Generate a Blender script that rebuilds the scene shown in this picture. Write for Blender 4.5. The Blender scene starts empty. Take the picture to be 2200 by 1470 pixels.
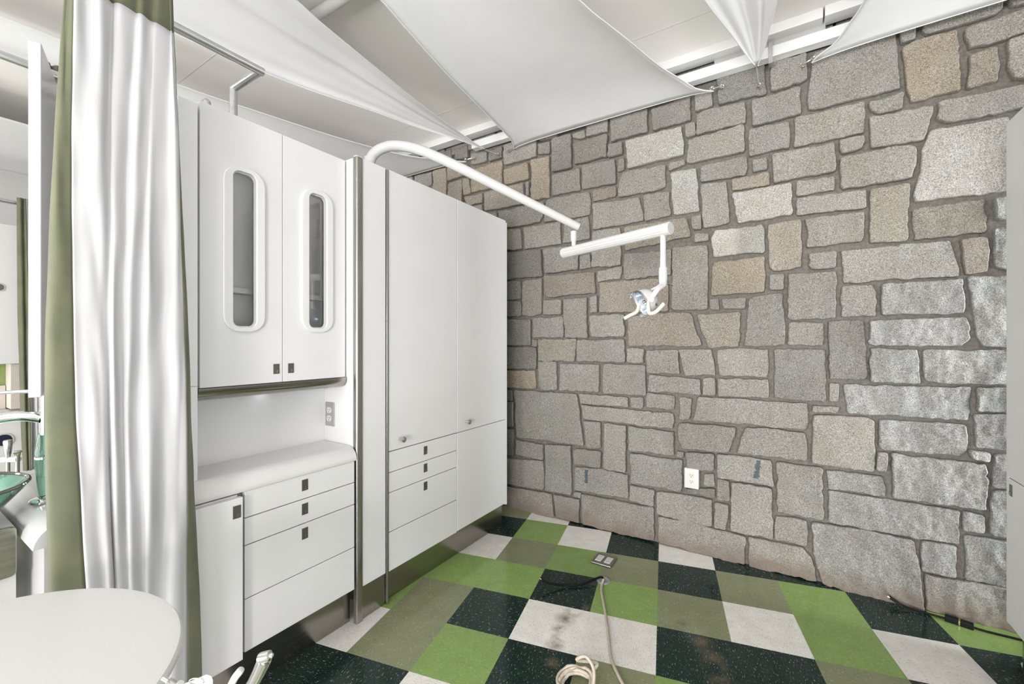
import bpy, bmesh, math, random
import numpy as np
from mathutils import Vector, Matrix, noise as mnoise, geometry as mgeo
random.seed(7); rng = np.random.default_rng(11)
PI = math.pi
SC = bpy.context.scene
COL = SC.collection

# ------------------------------------------------------------------ helpers
class MB:
    def __init__(s): s.v = []; s.f = []
    def add(s, vs, fs):
        n = len(s.v); s.v += [tuple(p) for p in vs]; s.f += [tuple(i + n for i in f) for f in fs]; return s
    def box(s, a, b):
        x0, y0, z0 = [min(p, q) for p, q in zip(a, b)]; x1, y1, z1 = [max(p, q) for p, q in zip(a, b)]
        return s.add([(x0,y0,z0),(x1,y0,z0),(x1,y1,z0),(x0,y1,z0),(x0,y0,z1),(x1,y0,z1),(x1,y1,z1),(x0,y1,z1)],
                     [(0,3,2,1),(4,5,6,7),(0,1,5,4),(1,2,6,5),(2,3,7,6),(3,0,4,7)])
    def obox(s, c, ax, ay, az, h):
        c, ax, ay, az = Vector(c), Vector(ax).normalized(), Vector(ay).normalized(), Vector(az).normalized()
        P = lambda i, j, k: c + ax*(i*h[0]) + ay*(j*h[1]) + az*(k*h[2])
        return s.add([P(-1,-1,-1),P(1,-1,-1),P(1,1,-1),P(-1,1,-1),P(-1,-1,1),P(1,-1,1),P(1,1,1),P(-1,1,1)],
                     [(0,3,2,1),(4,5,6,7),(0,1,5,4),(1,2,6,5),(2,3,7,6),(3,0,4,7)])
    def tube(s, pts, r, seg=16, cap=True, flat=1.0):
        pts = [Vector(p) for p in pts]; n = len(pts)
        rs = r if isinstance(r, (list, tuple)) else [r]*n
        T = [(pts[min(i+1,n-1)] - pts[max(i-1,0)]).normalized() for i in range(n)]
        u = Vector((0,0,1)) if abs(T[0].z) < .9 else Vector((1,0,0))
        N = (u - T[0]*u.dot(T[0])).normalized(); vs = []
        for i in range(n):
            N = (N - T[i]*N.dot(T[i])).normalized(); B = T[i].cross(N)
            for k in range(seg):
                a = 2*PI*k/seg; vs.append(pts[i] + (N*math.cos(a)*flat + B*math.sin(a))*rs[i])
        fs = [(i*seg+k, i*seg+(k+1)%seg, (i+1)*seg+(k+1)%seg, (i+1)*seg+k) for i in range(n-1) for k in range(seg)]
        if cap: fs += [tuple(reversed(range(seg))), tuple((n-1)*seg+k for k in range(seg))]
        return s.add(vs, fs)
    def lathe(s, prof, o=(0,0,0), axis=(0,0,1), seg=32, cap=True):
        o, ax = Vector(o), Vector(axis).normalized()
        u = Vector((1,0,0)) if abs(ax.x) < .9 else Vector((0,1,0))
        u = (u - ax*u.dot(ax)).normalized(); w = ax.cross(u)
        vs = [o + ax*h + (u*math.cos(2*PI*k/seg) + w*math.sin(2*PI*k/seg))*r for r, h in prof for k in range(seg)]
        n = len(prof)
        fs = [(i*seg+k, i*seg+(k+1)%seg, (i+1)*seg+(k+1)%seg, (i+1)*seg+k) for i in range(n-1) for k in range(seg)]
        if cap: fs += [tuple(reversed(range(seg))), tuple((n-1)*seg+k for k in range(seg))]
        return s.add(vs, fs)
    def prism(s, poly, m, d):
        # poly: list of 2-d points; m(u, v, w) -> xyz ; extruded w 0..d
        n = len(poly)
        vs = [m(u, v, 0) for u, v in poly] + [m(u, v, d) for u, v in poly]
        fs = [tuple(reversed(range(n))), tuple(range(n, 2*n))] + [(i, (i+1)%n, n+(i+1)%n, n+i) for i in range(n)]
        return s.add(vs, fs)
    def ring(s, outer, inner, m, d):
        n = len(outer)
        vs = [m(u, v, 0) for u, v in outer] + [m(u, v, 0) for u, v in inner] + [m(u, v, d) for u, v in outer] + [m(u, v, d) for u, v in inner]
        fs = []
        for i in range(n):
            j = (i+1) % n
            fs += [(i, n+i, n+j, j), (2*n+i, 2*n+j, 3*n+j, 3*n+i), (i, j, 2*n+j, 2*n+i), (n+i, 3*n+i, 3*n+j, n+j)]
        return s.add(vs, fs)
    def build(s, name, mat, parent=None, smooth=False, bevel=0, seg=2, fix=True):
        me = bpy.data.meshes.new(name); me.from_pydata([tuple(v) for v in s.v], [], s.f); me.update()
        if fix:
            bm = bmesh.new(); bm.from_mesh(me); bmesh.ops.recalc_face_normals(bm, faces=bm.faces); bm.to_mesh(me); bm.free()
        o = bpy.data.objects.new(name, me); COL.objects.link(o)
        if mat: me.materials.append(mat)
        if smooth:
            me.polygons.foreach_set('use_smooth', [True]*len(me.polygons))
            me.set_sharp_from_angle(angle=math.radians(38))
        if bevel:
            b = o.modifiers.new('Bevel', 'BEVEL'); b.width = bevel; b.segments = seg; b.limit_method = 'ANGLE'; b.angle_limit = math.radians(40); b.harden_normals = False
        if parent is not None: o.parent = parent; o.matrix_parent_inverse = Matrix.Translation(-Vector(parent.location))
        return o

def thing(name, label, cat, loc=(0,0,0), group=None):
    o = bpy.data.objects.new(name, None); COL.objects.link(o); o.location = loc; o.empty_display_size = .05
    return tag(o, label, cat, group)
def tag(o, label, cat, group=None):
    o['label'] = label; o['category'] = cat
    if group: o['group'] = group
    return o
def struct(o, label, cat='room'):
    o['kind'] = 'structure'; o['label'] = label; o['category'] = cat
    return o
def dup(root, off, label, group=None):
    def cp(o, par, top):
        c = o.copy(); COL.objects.link(c)
        if par is not None: c.parent = par
        for ch in o.children: cp(ch, c, False)
        return c
    r = cp(root, None, True); r.location = Vector(root.location) + Vector(off); r['label'] = label
    if group: r['group'] = group
    return r
def rrect(w, h, r, n=8, c=(0,0)):
    pts = []
    for cx, cy, a0 in ((w/2-r, h/2-r, 0), (-w/2+r, h/2-r, PI/2), (-w/2+r, -h/2+r, PI), (w/2-r, -h/2+r, 1.5*PI)):
        for k in range(n+1):
            a = a0 + PI/2*k/n; pts.append((c[0]+cx+r*math.cos(a), c[1]+cy+r*math.sin(a)))
    return pts
def bez(pts, n=10):
    # Catmull-Rom through points
    P = [Vector(p) for p in pts]; out = []
    for i in range(len(P)-1):
        p0, p1, p2, p3 = P[max(i-1,0)], P[i], P[i+1], P[min(i+2,len(P)-1)]
        for k in range(n):
            t = k/n
            out.append(.5*((2*p1) + (p2-p0)*t + (2*p0-5*p1+4*p2-p3)*t*t + (3*p1-p0-3*p2+p3)*t**3))
    out.append(P[-1]); return out

# ------------------------------------------------------------------ materials
class NT:
    def __init__(s, name):
        s.m = bpy.data.materials.new(name); s.m.use_nodes = True; s.t = s.m.node_tree; s.b = s.t.nodes['Principled BSDF']
        s.out = s.t.nodes['Material Output']
    def n(s, typ, **kw):
        nd = s.t.nodes.new(typ)
        for k, v in kw.items():
            if k.startswith('i_'): nd.inputs[int(k[2:]) if k[2:].isdigit() else k[2:].replace('_', ' ')].default_value = v
            else: setattr(nd, k, v)
        return nd
    def l(s, a, b): s.t.links.new(a, b)
    def noise(s, scale, detail=3, rough=.5, vec=None):
        nd = s.n('ShaderNodeTexNoise'); nd.inputs['Scale'].default_value = scale; nd.inputs['Detail'].default_value = detail; nd.inputs['Roughness'].default_value = rough
        if vec is not None: s.l(vec, nd.inputs['Vector'])
        return nd
    def ramp(s, src, stops):
        r = s.n('ShaderNodeValToRGB'); el = r.color_ramp.elements
        while len(el) < len(stops): el.new(.5)
        for e, (p, c) in zip(el, stops): e.position = p; e.color = (c, c, c, 1) if isinstance(c, (int, float)) else (*c, 1)
        s.l(src, r.inputs['Fac']); return r
    def mix(s, typ, fac, a, b):
        nd = s.n('ShaderNodeMix', data_type='RGBA', blend_type=typ)
        for idx, v in ((0, fac), (6, a), (7, b)):
            if isinstance(v, (int, float)): nd.inputs[idx].default_value = v
            elif isinstance(v, tuple): nd.inputs[idx].default_value = (*v, 1)
            else: s.l(v, nd.inputs[idx])
        return nd.outputs[2]
    def math(s, op, a, b=0.0):
        nd = s.n('ShaderNodeMath', operation=op)
        for i, v in enumerate((a, b)):
            if isinstance(v, (int, float)): nd.inputs[i].default_value = v
            else: s.l(v, nd.inputs[i])
        return nd.outputs[0]
    def bump(s, h, strength, dist):
        b = s.n('ShaderNodeBump'); b.inputs['Strength'].default_value = strength; b.inputs['Distance'].default_value = dist
        s.l(h, b.inputs['Height']); s.l(b.outputs[0], s.b.inputs['Normal']); return b
    def pos(s): return s.n('ShaderNodeNewGeometry').outputs['Position']
def pm(name, col, rough=.5, metal=0, spec=.5, var=.03, vscale=30, bump=0, bscale=200, bdist=.001, **kw):
    q = NT(name); b = q.b
    b.inputs['Roughness'].default_value = rough; b.inputs['Metallic'].default_value = metal; b.inputs['Specular IOR Level'].default_value = spec
    for k, v in kw.items(): b.inputs[k.replace('_', ' ')].default_value = v
    tc = q.n('ShaderNodeTexCoord').outputs['Object']
    nz = q.noise(vscale, 3, .5, tc)
    r = q.ramp(nz.outputs[0], [(.3, tuple(c*(1-var) for c in col)), (.7, tuple(min(1, c*(1+var)) for c in col))])
    q.l(r.outputs[0], b.inputs['Base Color'])
    if bump: q.bump(q.noise(bscale, 3, .5, tc).outputs[0], bump, bdist)
    return q.m
def steel(name, col, rough, stretch=(1,1,60), aniso=0.0):
    q = NT(name); b = q.b; b.inputs['Metallic'].default_value = 1
    mp = q.n('ShaderNodeMapping'); mp.inputs['Scale'].default_value = stretch
    q.l(q.n('ShaderNodeTexCoord').outputs['Object'], mp.inputs['Vector'])
    nz = q.noise(14, 4, .6, mp.outputs[0])
    r = q.ramp(nz.outputs[0], [(.3, tuple(c*.95 for c in col)), (.7, tuple(c*1.04 for c in col))]); q.l(r.outputs[0], b.inputs['Base Color'])
    rr = q.ramp(nz.outputs[0], [(.3, rough*.85), (.7, rough*1.2)]); q.l(rr.outputs[0], b.inputs['Roughness'])
    return q.m
M = {}
M['white'] = pm('white_laminate', (.70,.70,.70), .42, var=.012, vscale=6, bump=.05, bscale=350, bdist=.0005)
M['white2'] = pm('white_panel', (.71,.71,.705), .4, var=.01, vscale=5)
M['inner'] = pm('cabinet_interior', (.88,.88,.87), .6)
M['carcass'] = pm('cabinet_carcass', (.30,.30,.30), .7)
M['counter'] = pm('solid_surface', (.665,.66,.65), .32, var=.035, vscale=260)
M['steel'] = steel('brushed_steel', (.38,.355,.325), .21, (1,.05,6))
M['steelv'] = steel('brushed_steel_upright', (.43,.415,.39), .3, (2,2,.05))
M['pull'] = steel('dark_steel', (.23,.215,.20), .42)
M['chrome'] = pm('chrome', (.82,.82,.82), .08, 1, var=.01)
M['satin'] = pm('satin_nickel', (.60,.59,.57), .25, 1, var=.02)
M['rail'] = steel('galvanised_tube', (.60,.60,.61), .3, (6,1,6))
M['enamel'] = pm('white_enamel', (.52,.52,.51), .22, var=.01)
M['plastic'] = pm('white_plastic', (.60,.595,.575), .35, var=.01)
M['cream'] = pm('cream_plastic', (.60,.57,.50), .35)
M['black'] = pm('black_rubber', (.004,.004,.0045), .5, 0, .2)
M['slot'] = pm('dark_slot', (.05,.048,.045), .6)
M['gold'] = pm('brass_contact', (.75,.58,.28), .25, 1)
M['beige'] = pm('beige_hose', (.42,.37,.30), .55, var=.12, vscale=60)
M['outletgrey'] = pm('steel_cover_plate', (.42,.42,.41), .4, .6)
M['ceiling'] = pm('painted_ceiling', (.85,.825,.795), .8, var=.015, vscale=2)
M['trim'] = pm('white_gloss_trim', (.66,.66,.65), .4, var=.01)
M['greytrim'] = pm('grey_channel', (.42,.41,.40), .6)
M['wall'] = pm('painted_wall', (.78,.775,.765), .75, var=.01, vscale=2)
M['navy'] = pm('navy_void', (.012,.018,.04), .3)
M['greenpanel'] = pm('green_backsplash', (.22,.30,.10), .4, var=.08)
M['taupe'] = pm('taupe_panel', (.58,.53,.47), .5)
M['bracket'] = pm('zinc_strap', (.42,.43,.45), .35, .8, var=.1)
def glassy(name, tint, gl=.08):
    q = NT(name); t = q.t
    tr = q.n('ShaderNodeBsdfTransparent'); tr.inputs[0].default_value = (*tint, 1)
    g = q.n('ShaderNodeBsdfGlossy'); g.inputs['Roughness'].default_value = .03
    fr = q.n('ShaderNodeFresnel'); fr.inputs['IOR'].default_value = gl if gl > 1 else 1.45
    mx = q.n('ShaderNodeMixShader'); q.l(fr.outputs[0], mx.inputs[0]); q.l(tr.outputs[0], mx.inputs[1]); q.l(g.outputs[0], mx.inputs[2])
    q.l(mx.outputs[0], q.out.inputs[0]); t.nodes.remove(q.b); return q.m
M['pane'] = glassy('clear_pane', (.97,.97,.965), 1.6)
M['shield'] = glassy('clear_shield', (.90,.90,.88))
q = NT('green_glass'); q.b.inputs['Base Color'].default_value = (.22,.62,.42,1); q.b.inputs['Transmission Weight'].default_value = .9; q.b.inputs['Roughness'].default_value = .05; q.b.inputs['IOR'].default_value = 1.3
nz = q.noise(5, 2); r = q.ramp(nz.outputs[0], [(.3, (.32,.62,.47)), (.7, (.45,.76,.60))]); q.l(r.outputs[0], q.b.inputs['Base Color']); M['gglass'] = q.m
M['rimglass'] = pm('dark_glass_rim', (.09,.08,.07), .1)
M['reflector'] = pm('blue_reflector', (.55,.66,.80), .12, .6)

def fabric(name, col, col2, trans, bscale=700, rough=.85, sheen=.0):
    q = NT(name); b = q.b; b.inputs['Roughness'].default_value = rough; b.inputs['Sheen Weight'].default_value = sheen; b.inputs['Specular IOR Level'].default_value = .15
    tc = q.n('ShaderNodeTexCoord').outputs['Object']
    nz = q.noise(9, 4, .6, tc); r = q.ramp(nz.outputs[0], [(.35, col2), (.65, col)]); q.l(r.outputs[0], b.inputs['Base Color'])
    q.bump(q.noise(bscale, 2, .5, tc).outputs[0], .25, .0006)
    if trans:
        tl = q.n('ShaderNodeBsdfTranslucent'); q.l(r.outputs[0], tl.inputs[0]); mx = q.n('ShaderNodeMixShader'); mx.inputs[0].default_value = trans
        q.l(b.outputs[0], mx.inputs[1]); q.l(tl.outputs[0], mx.inputs[2]); q.l(mx.outputs[0], q.out.inputs[0])
    return q.m
M['lining'] = fabric('white_lining', (.66,.66,.67), (.65,.65,.66), .3)
M['velvet'] = fabric('green_velvet', (.128,.136,.082), (.104,.113,.072), 0, 300, .95, .25)
M['sail'] = fabric('white_sailcloth', (.85,.85,.85), (.83,.83,.835), .2, 900)

# stone: tint attribute carries each stone's tone
q = NT('granite_stone'); b = q.b; b.inputs['Roughness'].default_value = .85; b.inputs['Specular IOR Level'].default_value = .25
P = q.pos(); at = q.n('ShaderNodeAttribute', attribute_name='tint')
g1 = q.noise(240, 3, .65, P); g2 = q.noise(95, 4, .7, P); g3 = q.noise(7, 4, .6, P); g4 = q.noise(2.2, 3, .6, P)
sp = q.ramp(g1.outputs[0], [(.33, .42), (.5, 1.0), (.68, 1.55)])
c = q.mix('MULTIPLY', 1.0, at.outputs['Color'], sp.outputs[0])
sp2 = q.ramp(g2.outputs[0], [(.3, .74), (.7, 1.22)])
c = q.mix('MULTIPLY', .8, c, sp2.outputs[0])
bl = q.ramp(g3.outputs[0], [(.42, (1,1,1)), (.72, (.93,.83,.70))]); c = q.mix('MULTIPLY', .38, c, bl.outputs[0])
lt = q.ramp(g4.outputs[0], [(.35, .86), (.65, 1.12)]); c = q.mix('MULTIPLY', .6, c, lt.outputs[0])
sx = q.n('ShaderNodeSeparateXYZ'); q.l(P, sx.inputs[0])
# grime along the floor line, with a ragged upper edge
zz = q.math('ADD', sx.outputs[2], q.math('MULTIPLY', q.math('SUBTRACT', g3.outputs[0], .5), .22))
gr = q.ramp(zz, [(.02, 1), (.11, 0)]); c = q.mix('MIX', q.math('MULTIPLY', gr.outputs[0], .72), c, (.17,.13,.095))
# two blue chalk strokes left by a mason
def stroke(cx, z0, z1, slope):
    dx = q.math('ABSOLUTE', q.math('SUBTRACT', q.math('SUBTRACT', sx.outputs[0], cx), q.math('MULTIPLY', q.math('SUBTRACT', sx.outputs[2], z0), slope)))
    dx = q.math('ADD', dx, q.math('MULTIPLY', q.math('SUBTRACT', g2.outputs[0], .5), .05))
    a = q.math('LESS_THAN', dx, .012); u = q.math('GREATER_THAN', sx.outputs[2], z0); v = q.math('LESS_THAN', sx.outputs[2], z1)
    return q.math('MULTIPLY', q.math('MULTIPLY', a, u), v)
st = q.math('MAXIMUM', stroke(-1.168, .30, .395, .03), stroke(-.128, .517, .62, .14))
c = q.mix('MIX', q.math('MULTIPLY', st, .8), c, (.035,.06,.085))
q.l(c, b.inputs['Base Color'])
hh = q.math('ADD', q.math('MULTIPLY', g1.outputs[0], .5), q.math('MULTIPLY', g2.outputs[0], 1.0)); q.bump(hh, .55, .0045)
q2 = NT('mortar'); q2.b.inputs['Roughness'].default_value = .95
P2 = q2.pos(); n1 = q2.noise(60, 5, .7, P2); r = q2.ramp(n1.outputs[0], [(.3, (.11,.10,.086)), (.7, (.22,.202,.175))]); q2.l(r.outputs[0], q2.b.inputs['Base Color']); q2.bump(n1.outputs[0], .8, .006)
M['stone'] = q.m; M['mortar'] = q2.m

# vinyl composition tile: colour per tile, streaky chips in each tile's own direction
q = NT('vinyl_tile'); b = q.b; b.inputs['Specular IOR Level'].default_value = .32
at = q.n('ShaderNodeAttribute', attribute_name='tile'); uv = q.n('ShaderNodeUVMap', uv_map='UVMap')
mp = q.n('ShaderNodeMapping'); mp.inputs['Scale'].default_value = (17, 75, 1); q.l(uv.outputs[0], mp.inputs[0])
ch = q.noise(1, 2, .55, mp.outputs[0]); mp2 = q.n('ShaderNodeMapping'); mp2.inputs['Scale'].default_value = (22, 90, 1); mp2.inputs['Location'].default_value = (37, 11, 0); q.l(uv.outputs[0], mp2.inputs[0])
ch2 = q.noise(1, 2, .55, mp2.outputs[0])
P = q.pos(); big = q.noise(3, 3, .6, P); cl = q.noise(14, 3, .6, P)
c = q.mix('MULTIPLY', 1, at.outputs['Color'], q.ramp(cl.outputs[0], [(.3, .93), (.7, 1.07)]).outputs[0])
lite = q.ramp(ch.outputs[0], [(.645, 0), (.68, 1)]); dark = q.ramp(ch2.outputs[0], [(.615, 0), (.65, 1)])
c = q.mix('MIX', q.math('MULTIPLY', lite.outputs[0], .55), c, (.52,.55,.42))
c = q.mix('MIX', q.math('MULTIPLY', dark.outputs[0], .5), c, (.075,.085,.06))
# dried brown spill marks on the floor
sx = q.n('ShaderNodeSeparateXYZ'); q.l(P, sx.inputs[0]); wob = q.noise(9, 4, .65, P)
def blob(pts, w):
    o = None
    for (x, y, r_) in pts:
        d = q.math('ADD', q.math('POWER', q.math('SUBTRACT', sx.outputs[0], x), 2), q.math('POWER', q.math('SUBTRACT', sx.outputs[1], y), 2))
        v = q.math('SUBTRACT', 1, q.math('DIVIDE', q.math('SQRT', d), r_)); v = q.math('MAXIMUM', v, 0)
        o = v if o is None else q.math('MAXIMUM', o, v)
    o = q.math('MULTIPLY', o, q.ramp(wob.outputs[0], [(.4, 0), (.58, 1)]).outputs[0]); return q.math('MULTIPLY', o, w)
SP1 = [(-0.832, 1.947, 0.05), (-0.847, 1.87, 0.06), (-0.857, 1.815, 0.06), (-0.852, 1.741, 0.05), (-0.826, 1.679, 0.05), (-0.822, 1.638, 0.05), (-0.782, 1.538, 0.04), (-0.757, 1.496, 0.04)]
SP2 = [(-0.379, 2.061, 0.05), (-0.335, 2.034, 0.05), (-0.29, 1.992, 0.06), (-0.253, 1.919, 0.07), (-0.219, 1.852, 0.07), (-0.197, 1.798, 0.07), (-0.865, 2.15, 0.05)]
c = q.mix('MIX', blob(SP1, .95), c, (.17,.125,.075)); c = q.mix('MIX', blob(SP2, .8), c, (.14,.11,.075))
q.l(c, b.inputs['Base Color'])
rr = q.ramp(big.outputs[0], [(.3, .12), (.7, .2)]); q.l(rr.outputs[0], b.inputs['Roughness'])
q.bump(big.outputs[0], .04, .01)
M['tile'] = q.m

# ------------------------------------------------------------------ camera
PSI = math.radians(32.45)
cam = bpy.data.cameras.new('camera'); co = bpy.data.objects.new('camera', cam); COL.objects.link(co)
cam.sensor_width = 36; cam.lens = 914.2/2200*36; cam.clip_start = .02
co.location = (0, 0, 1.296); co.rotation_euler = (PI/2, 0, PSI); SC.camera = co
FW = Vector((-math.sin(PSI), math.cos(PSI), 0)); RT = Vector((math.cos(PSI), math.sin(PSI), 0)); UP = Vector((0,0,1))

# ------------------------------------------------------------------ floor
T = .3048; YAW = math.radians(-19.63) + PSI      # tile grid heading in the room
tx = Vector((math.cos(YAW), math.sin(YAW))); ty = Vector((-math.sin(YAW), math.cos(YAW)))
# grid corner (0,0) on the floor, found from the tile joints
G0 = Vector((-.619, 2.5872))
TC = {'W': (.70,.675,.635), 'D': (.006,.021,.0175), 'L': (.205,.31,.092), 'O': (.205,.222,.125)}
known = {(-4,-1):'D',(-3,-1):'L',(-2,-1):'W',(-1,-1):'D',(0,-1):'W',(1,-1):'D',(2,-1):'D',(3,-1):'O',(-4,-2):'O',(-3,-2):'W',(-2,-2):'D',
 (-4,0):'W',(-3,0):'O',(-2,0):'L',(-1,0):'O',(0,0):'D',(1,0):'O',(2,0):'L',(3,0):'D',(4,0):'L',
 (-5,1):'L',(-4,1):'L',(-3,1):'L',(-2,1):'D',(-1,1):'L',(0,1):'O',(1,1):'W',(2,1):'L',(3,1):'W',(4,1):'D',
 (-5,2):'L',(-4,2):'O',(-3,2):'D',(-2,2):'W',(-1,2):'W',(0,2):'D',(1,2):'D',(2,2):'O',(3,2):'D',
 (-5,3):'W',(-4,3):'O',(-3,3):'L',(-2,3):'D',(-1,3):'O',(0,3):'L',(1,3):'D',(-6,4):'D',(-5,4):'D',(-4,4):'D',(-3,4):'W',(-2,4):'L'}
fv, ff, fc, fu = [], [], [], []
tr = random.Random(3)
for i in range(-24, 16):
    for j in range(-10, 26):
        p = [G0 + tx*(T*a) - ty*(T*c) for a, c in ((i,j),(i+1,j),(i+1,j+1),(i,j+1))]
        cx = sum(v.x for v in p)/4; cy = sum(v.y for v in p)/4
        k = known.get((i,j)) or tr.choice('WDLO'); sh = tr.uniform(.93, 1.07); rot = tr.random() < .5; ou, ov = tr.random()*50, tr.random()*50
        if not (-6.4 < cx < 2.7 and -3.8 < cy < 3.0): continue
        n = len(fv); fv += [(v.x, v.y, 0) for v in p]; ff.append((n+3, n+2, n+1, n))
        fc += [tuple(q_*sh for q_ in TC[k])+(1,)]*4
        uvs = [(0,0),(1,0),(1,1),(0,1)]
        if rot: uvs = [(b_, a_) for a_, b_ in uvs]
        fu += [(ou+uvs[m][0], ov+uvs[m][1]) for m in (3,2,1,0)]
me = bpy.data.meshes.new('floor'); me.from_pydata(fv, [], ff); me.update()
ca = me.color_attributes.new('tile', 'FLOAT_COLOR', 'POINT'); ca.data.foreach_set('color', [x for c_ in fc for x in c_])
ul = me.uv_layers.new(name='UVMap'); ul.data.foreach_set('uv', [x for u_ in fu for x in u_])
me.materials.append(M['tile']); fl = bpy.data.objects.new('floor', me); COL.objects.link(fl); struct(fl, 'floor of white, black-green, lime and olive vinyl tiles', 'floor')

# ------------------------------------------------------------------ stone wall
def vnoise(p, seed=0):
    i = np.floor(p).astype(np.int64); f = p - i; f = f*f*(3-2*f)
    def h(a):
        n = (a[:,0]*73856093) ^ (a[:,1]*19349663) ^ (a[:,2]*83492791) ^ (seed*2654435761)
        n = (n ^ (n >> 13)) * 1274126177 & 0x7fffffff
        return ((n ^ (n >> 16)) & 0xffff)/65535.
    r = 0
    for dx in (0,1):
        for dy in (0,1):
            for dz in (0,1):
                w = (f[:,0] if dx else 1-f[:,0])*(f[:,1] if dy else 1-f[:,1])*(f[:,2] if dz else 1-f[:,2])
                r = r + w*h(i + np.array([dx,dy,dz]))
    return r*2-1
def fbm(p, o=3, seed=0):
    r = 0; a = 1
    for k in range(o): r = r + a*vnoise(p*2**k, seed+k); a *= .5
    return r
TINT = {'g': (0.239,0.230,0.207), 'd': (0.192,0.185,0.168), 't': (0.251,0.230,0.191), 'o': (0.264,0.234,0.183), 'b': (0.216,0.198,0.167), 'w': (0.331,0.324,0.296), 's': (0.267,0.249,0.211), 'f': (0.235,0.223,0.199), 'r': (0.260,0.259,0.246), 'rf': (0.254,0.249,0.232)}  # r, rf paler and cooler: raking daylight put into the tint
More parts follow.
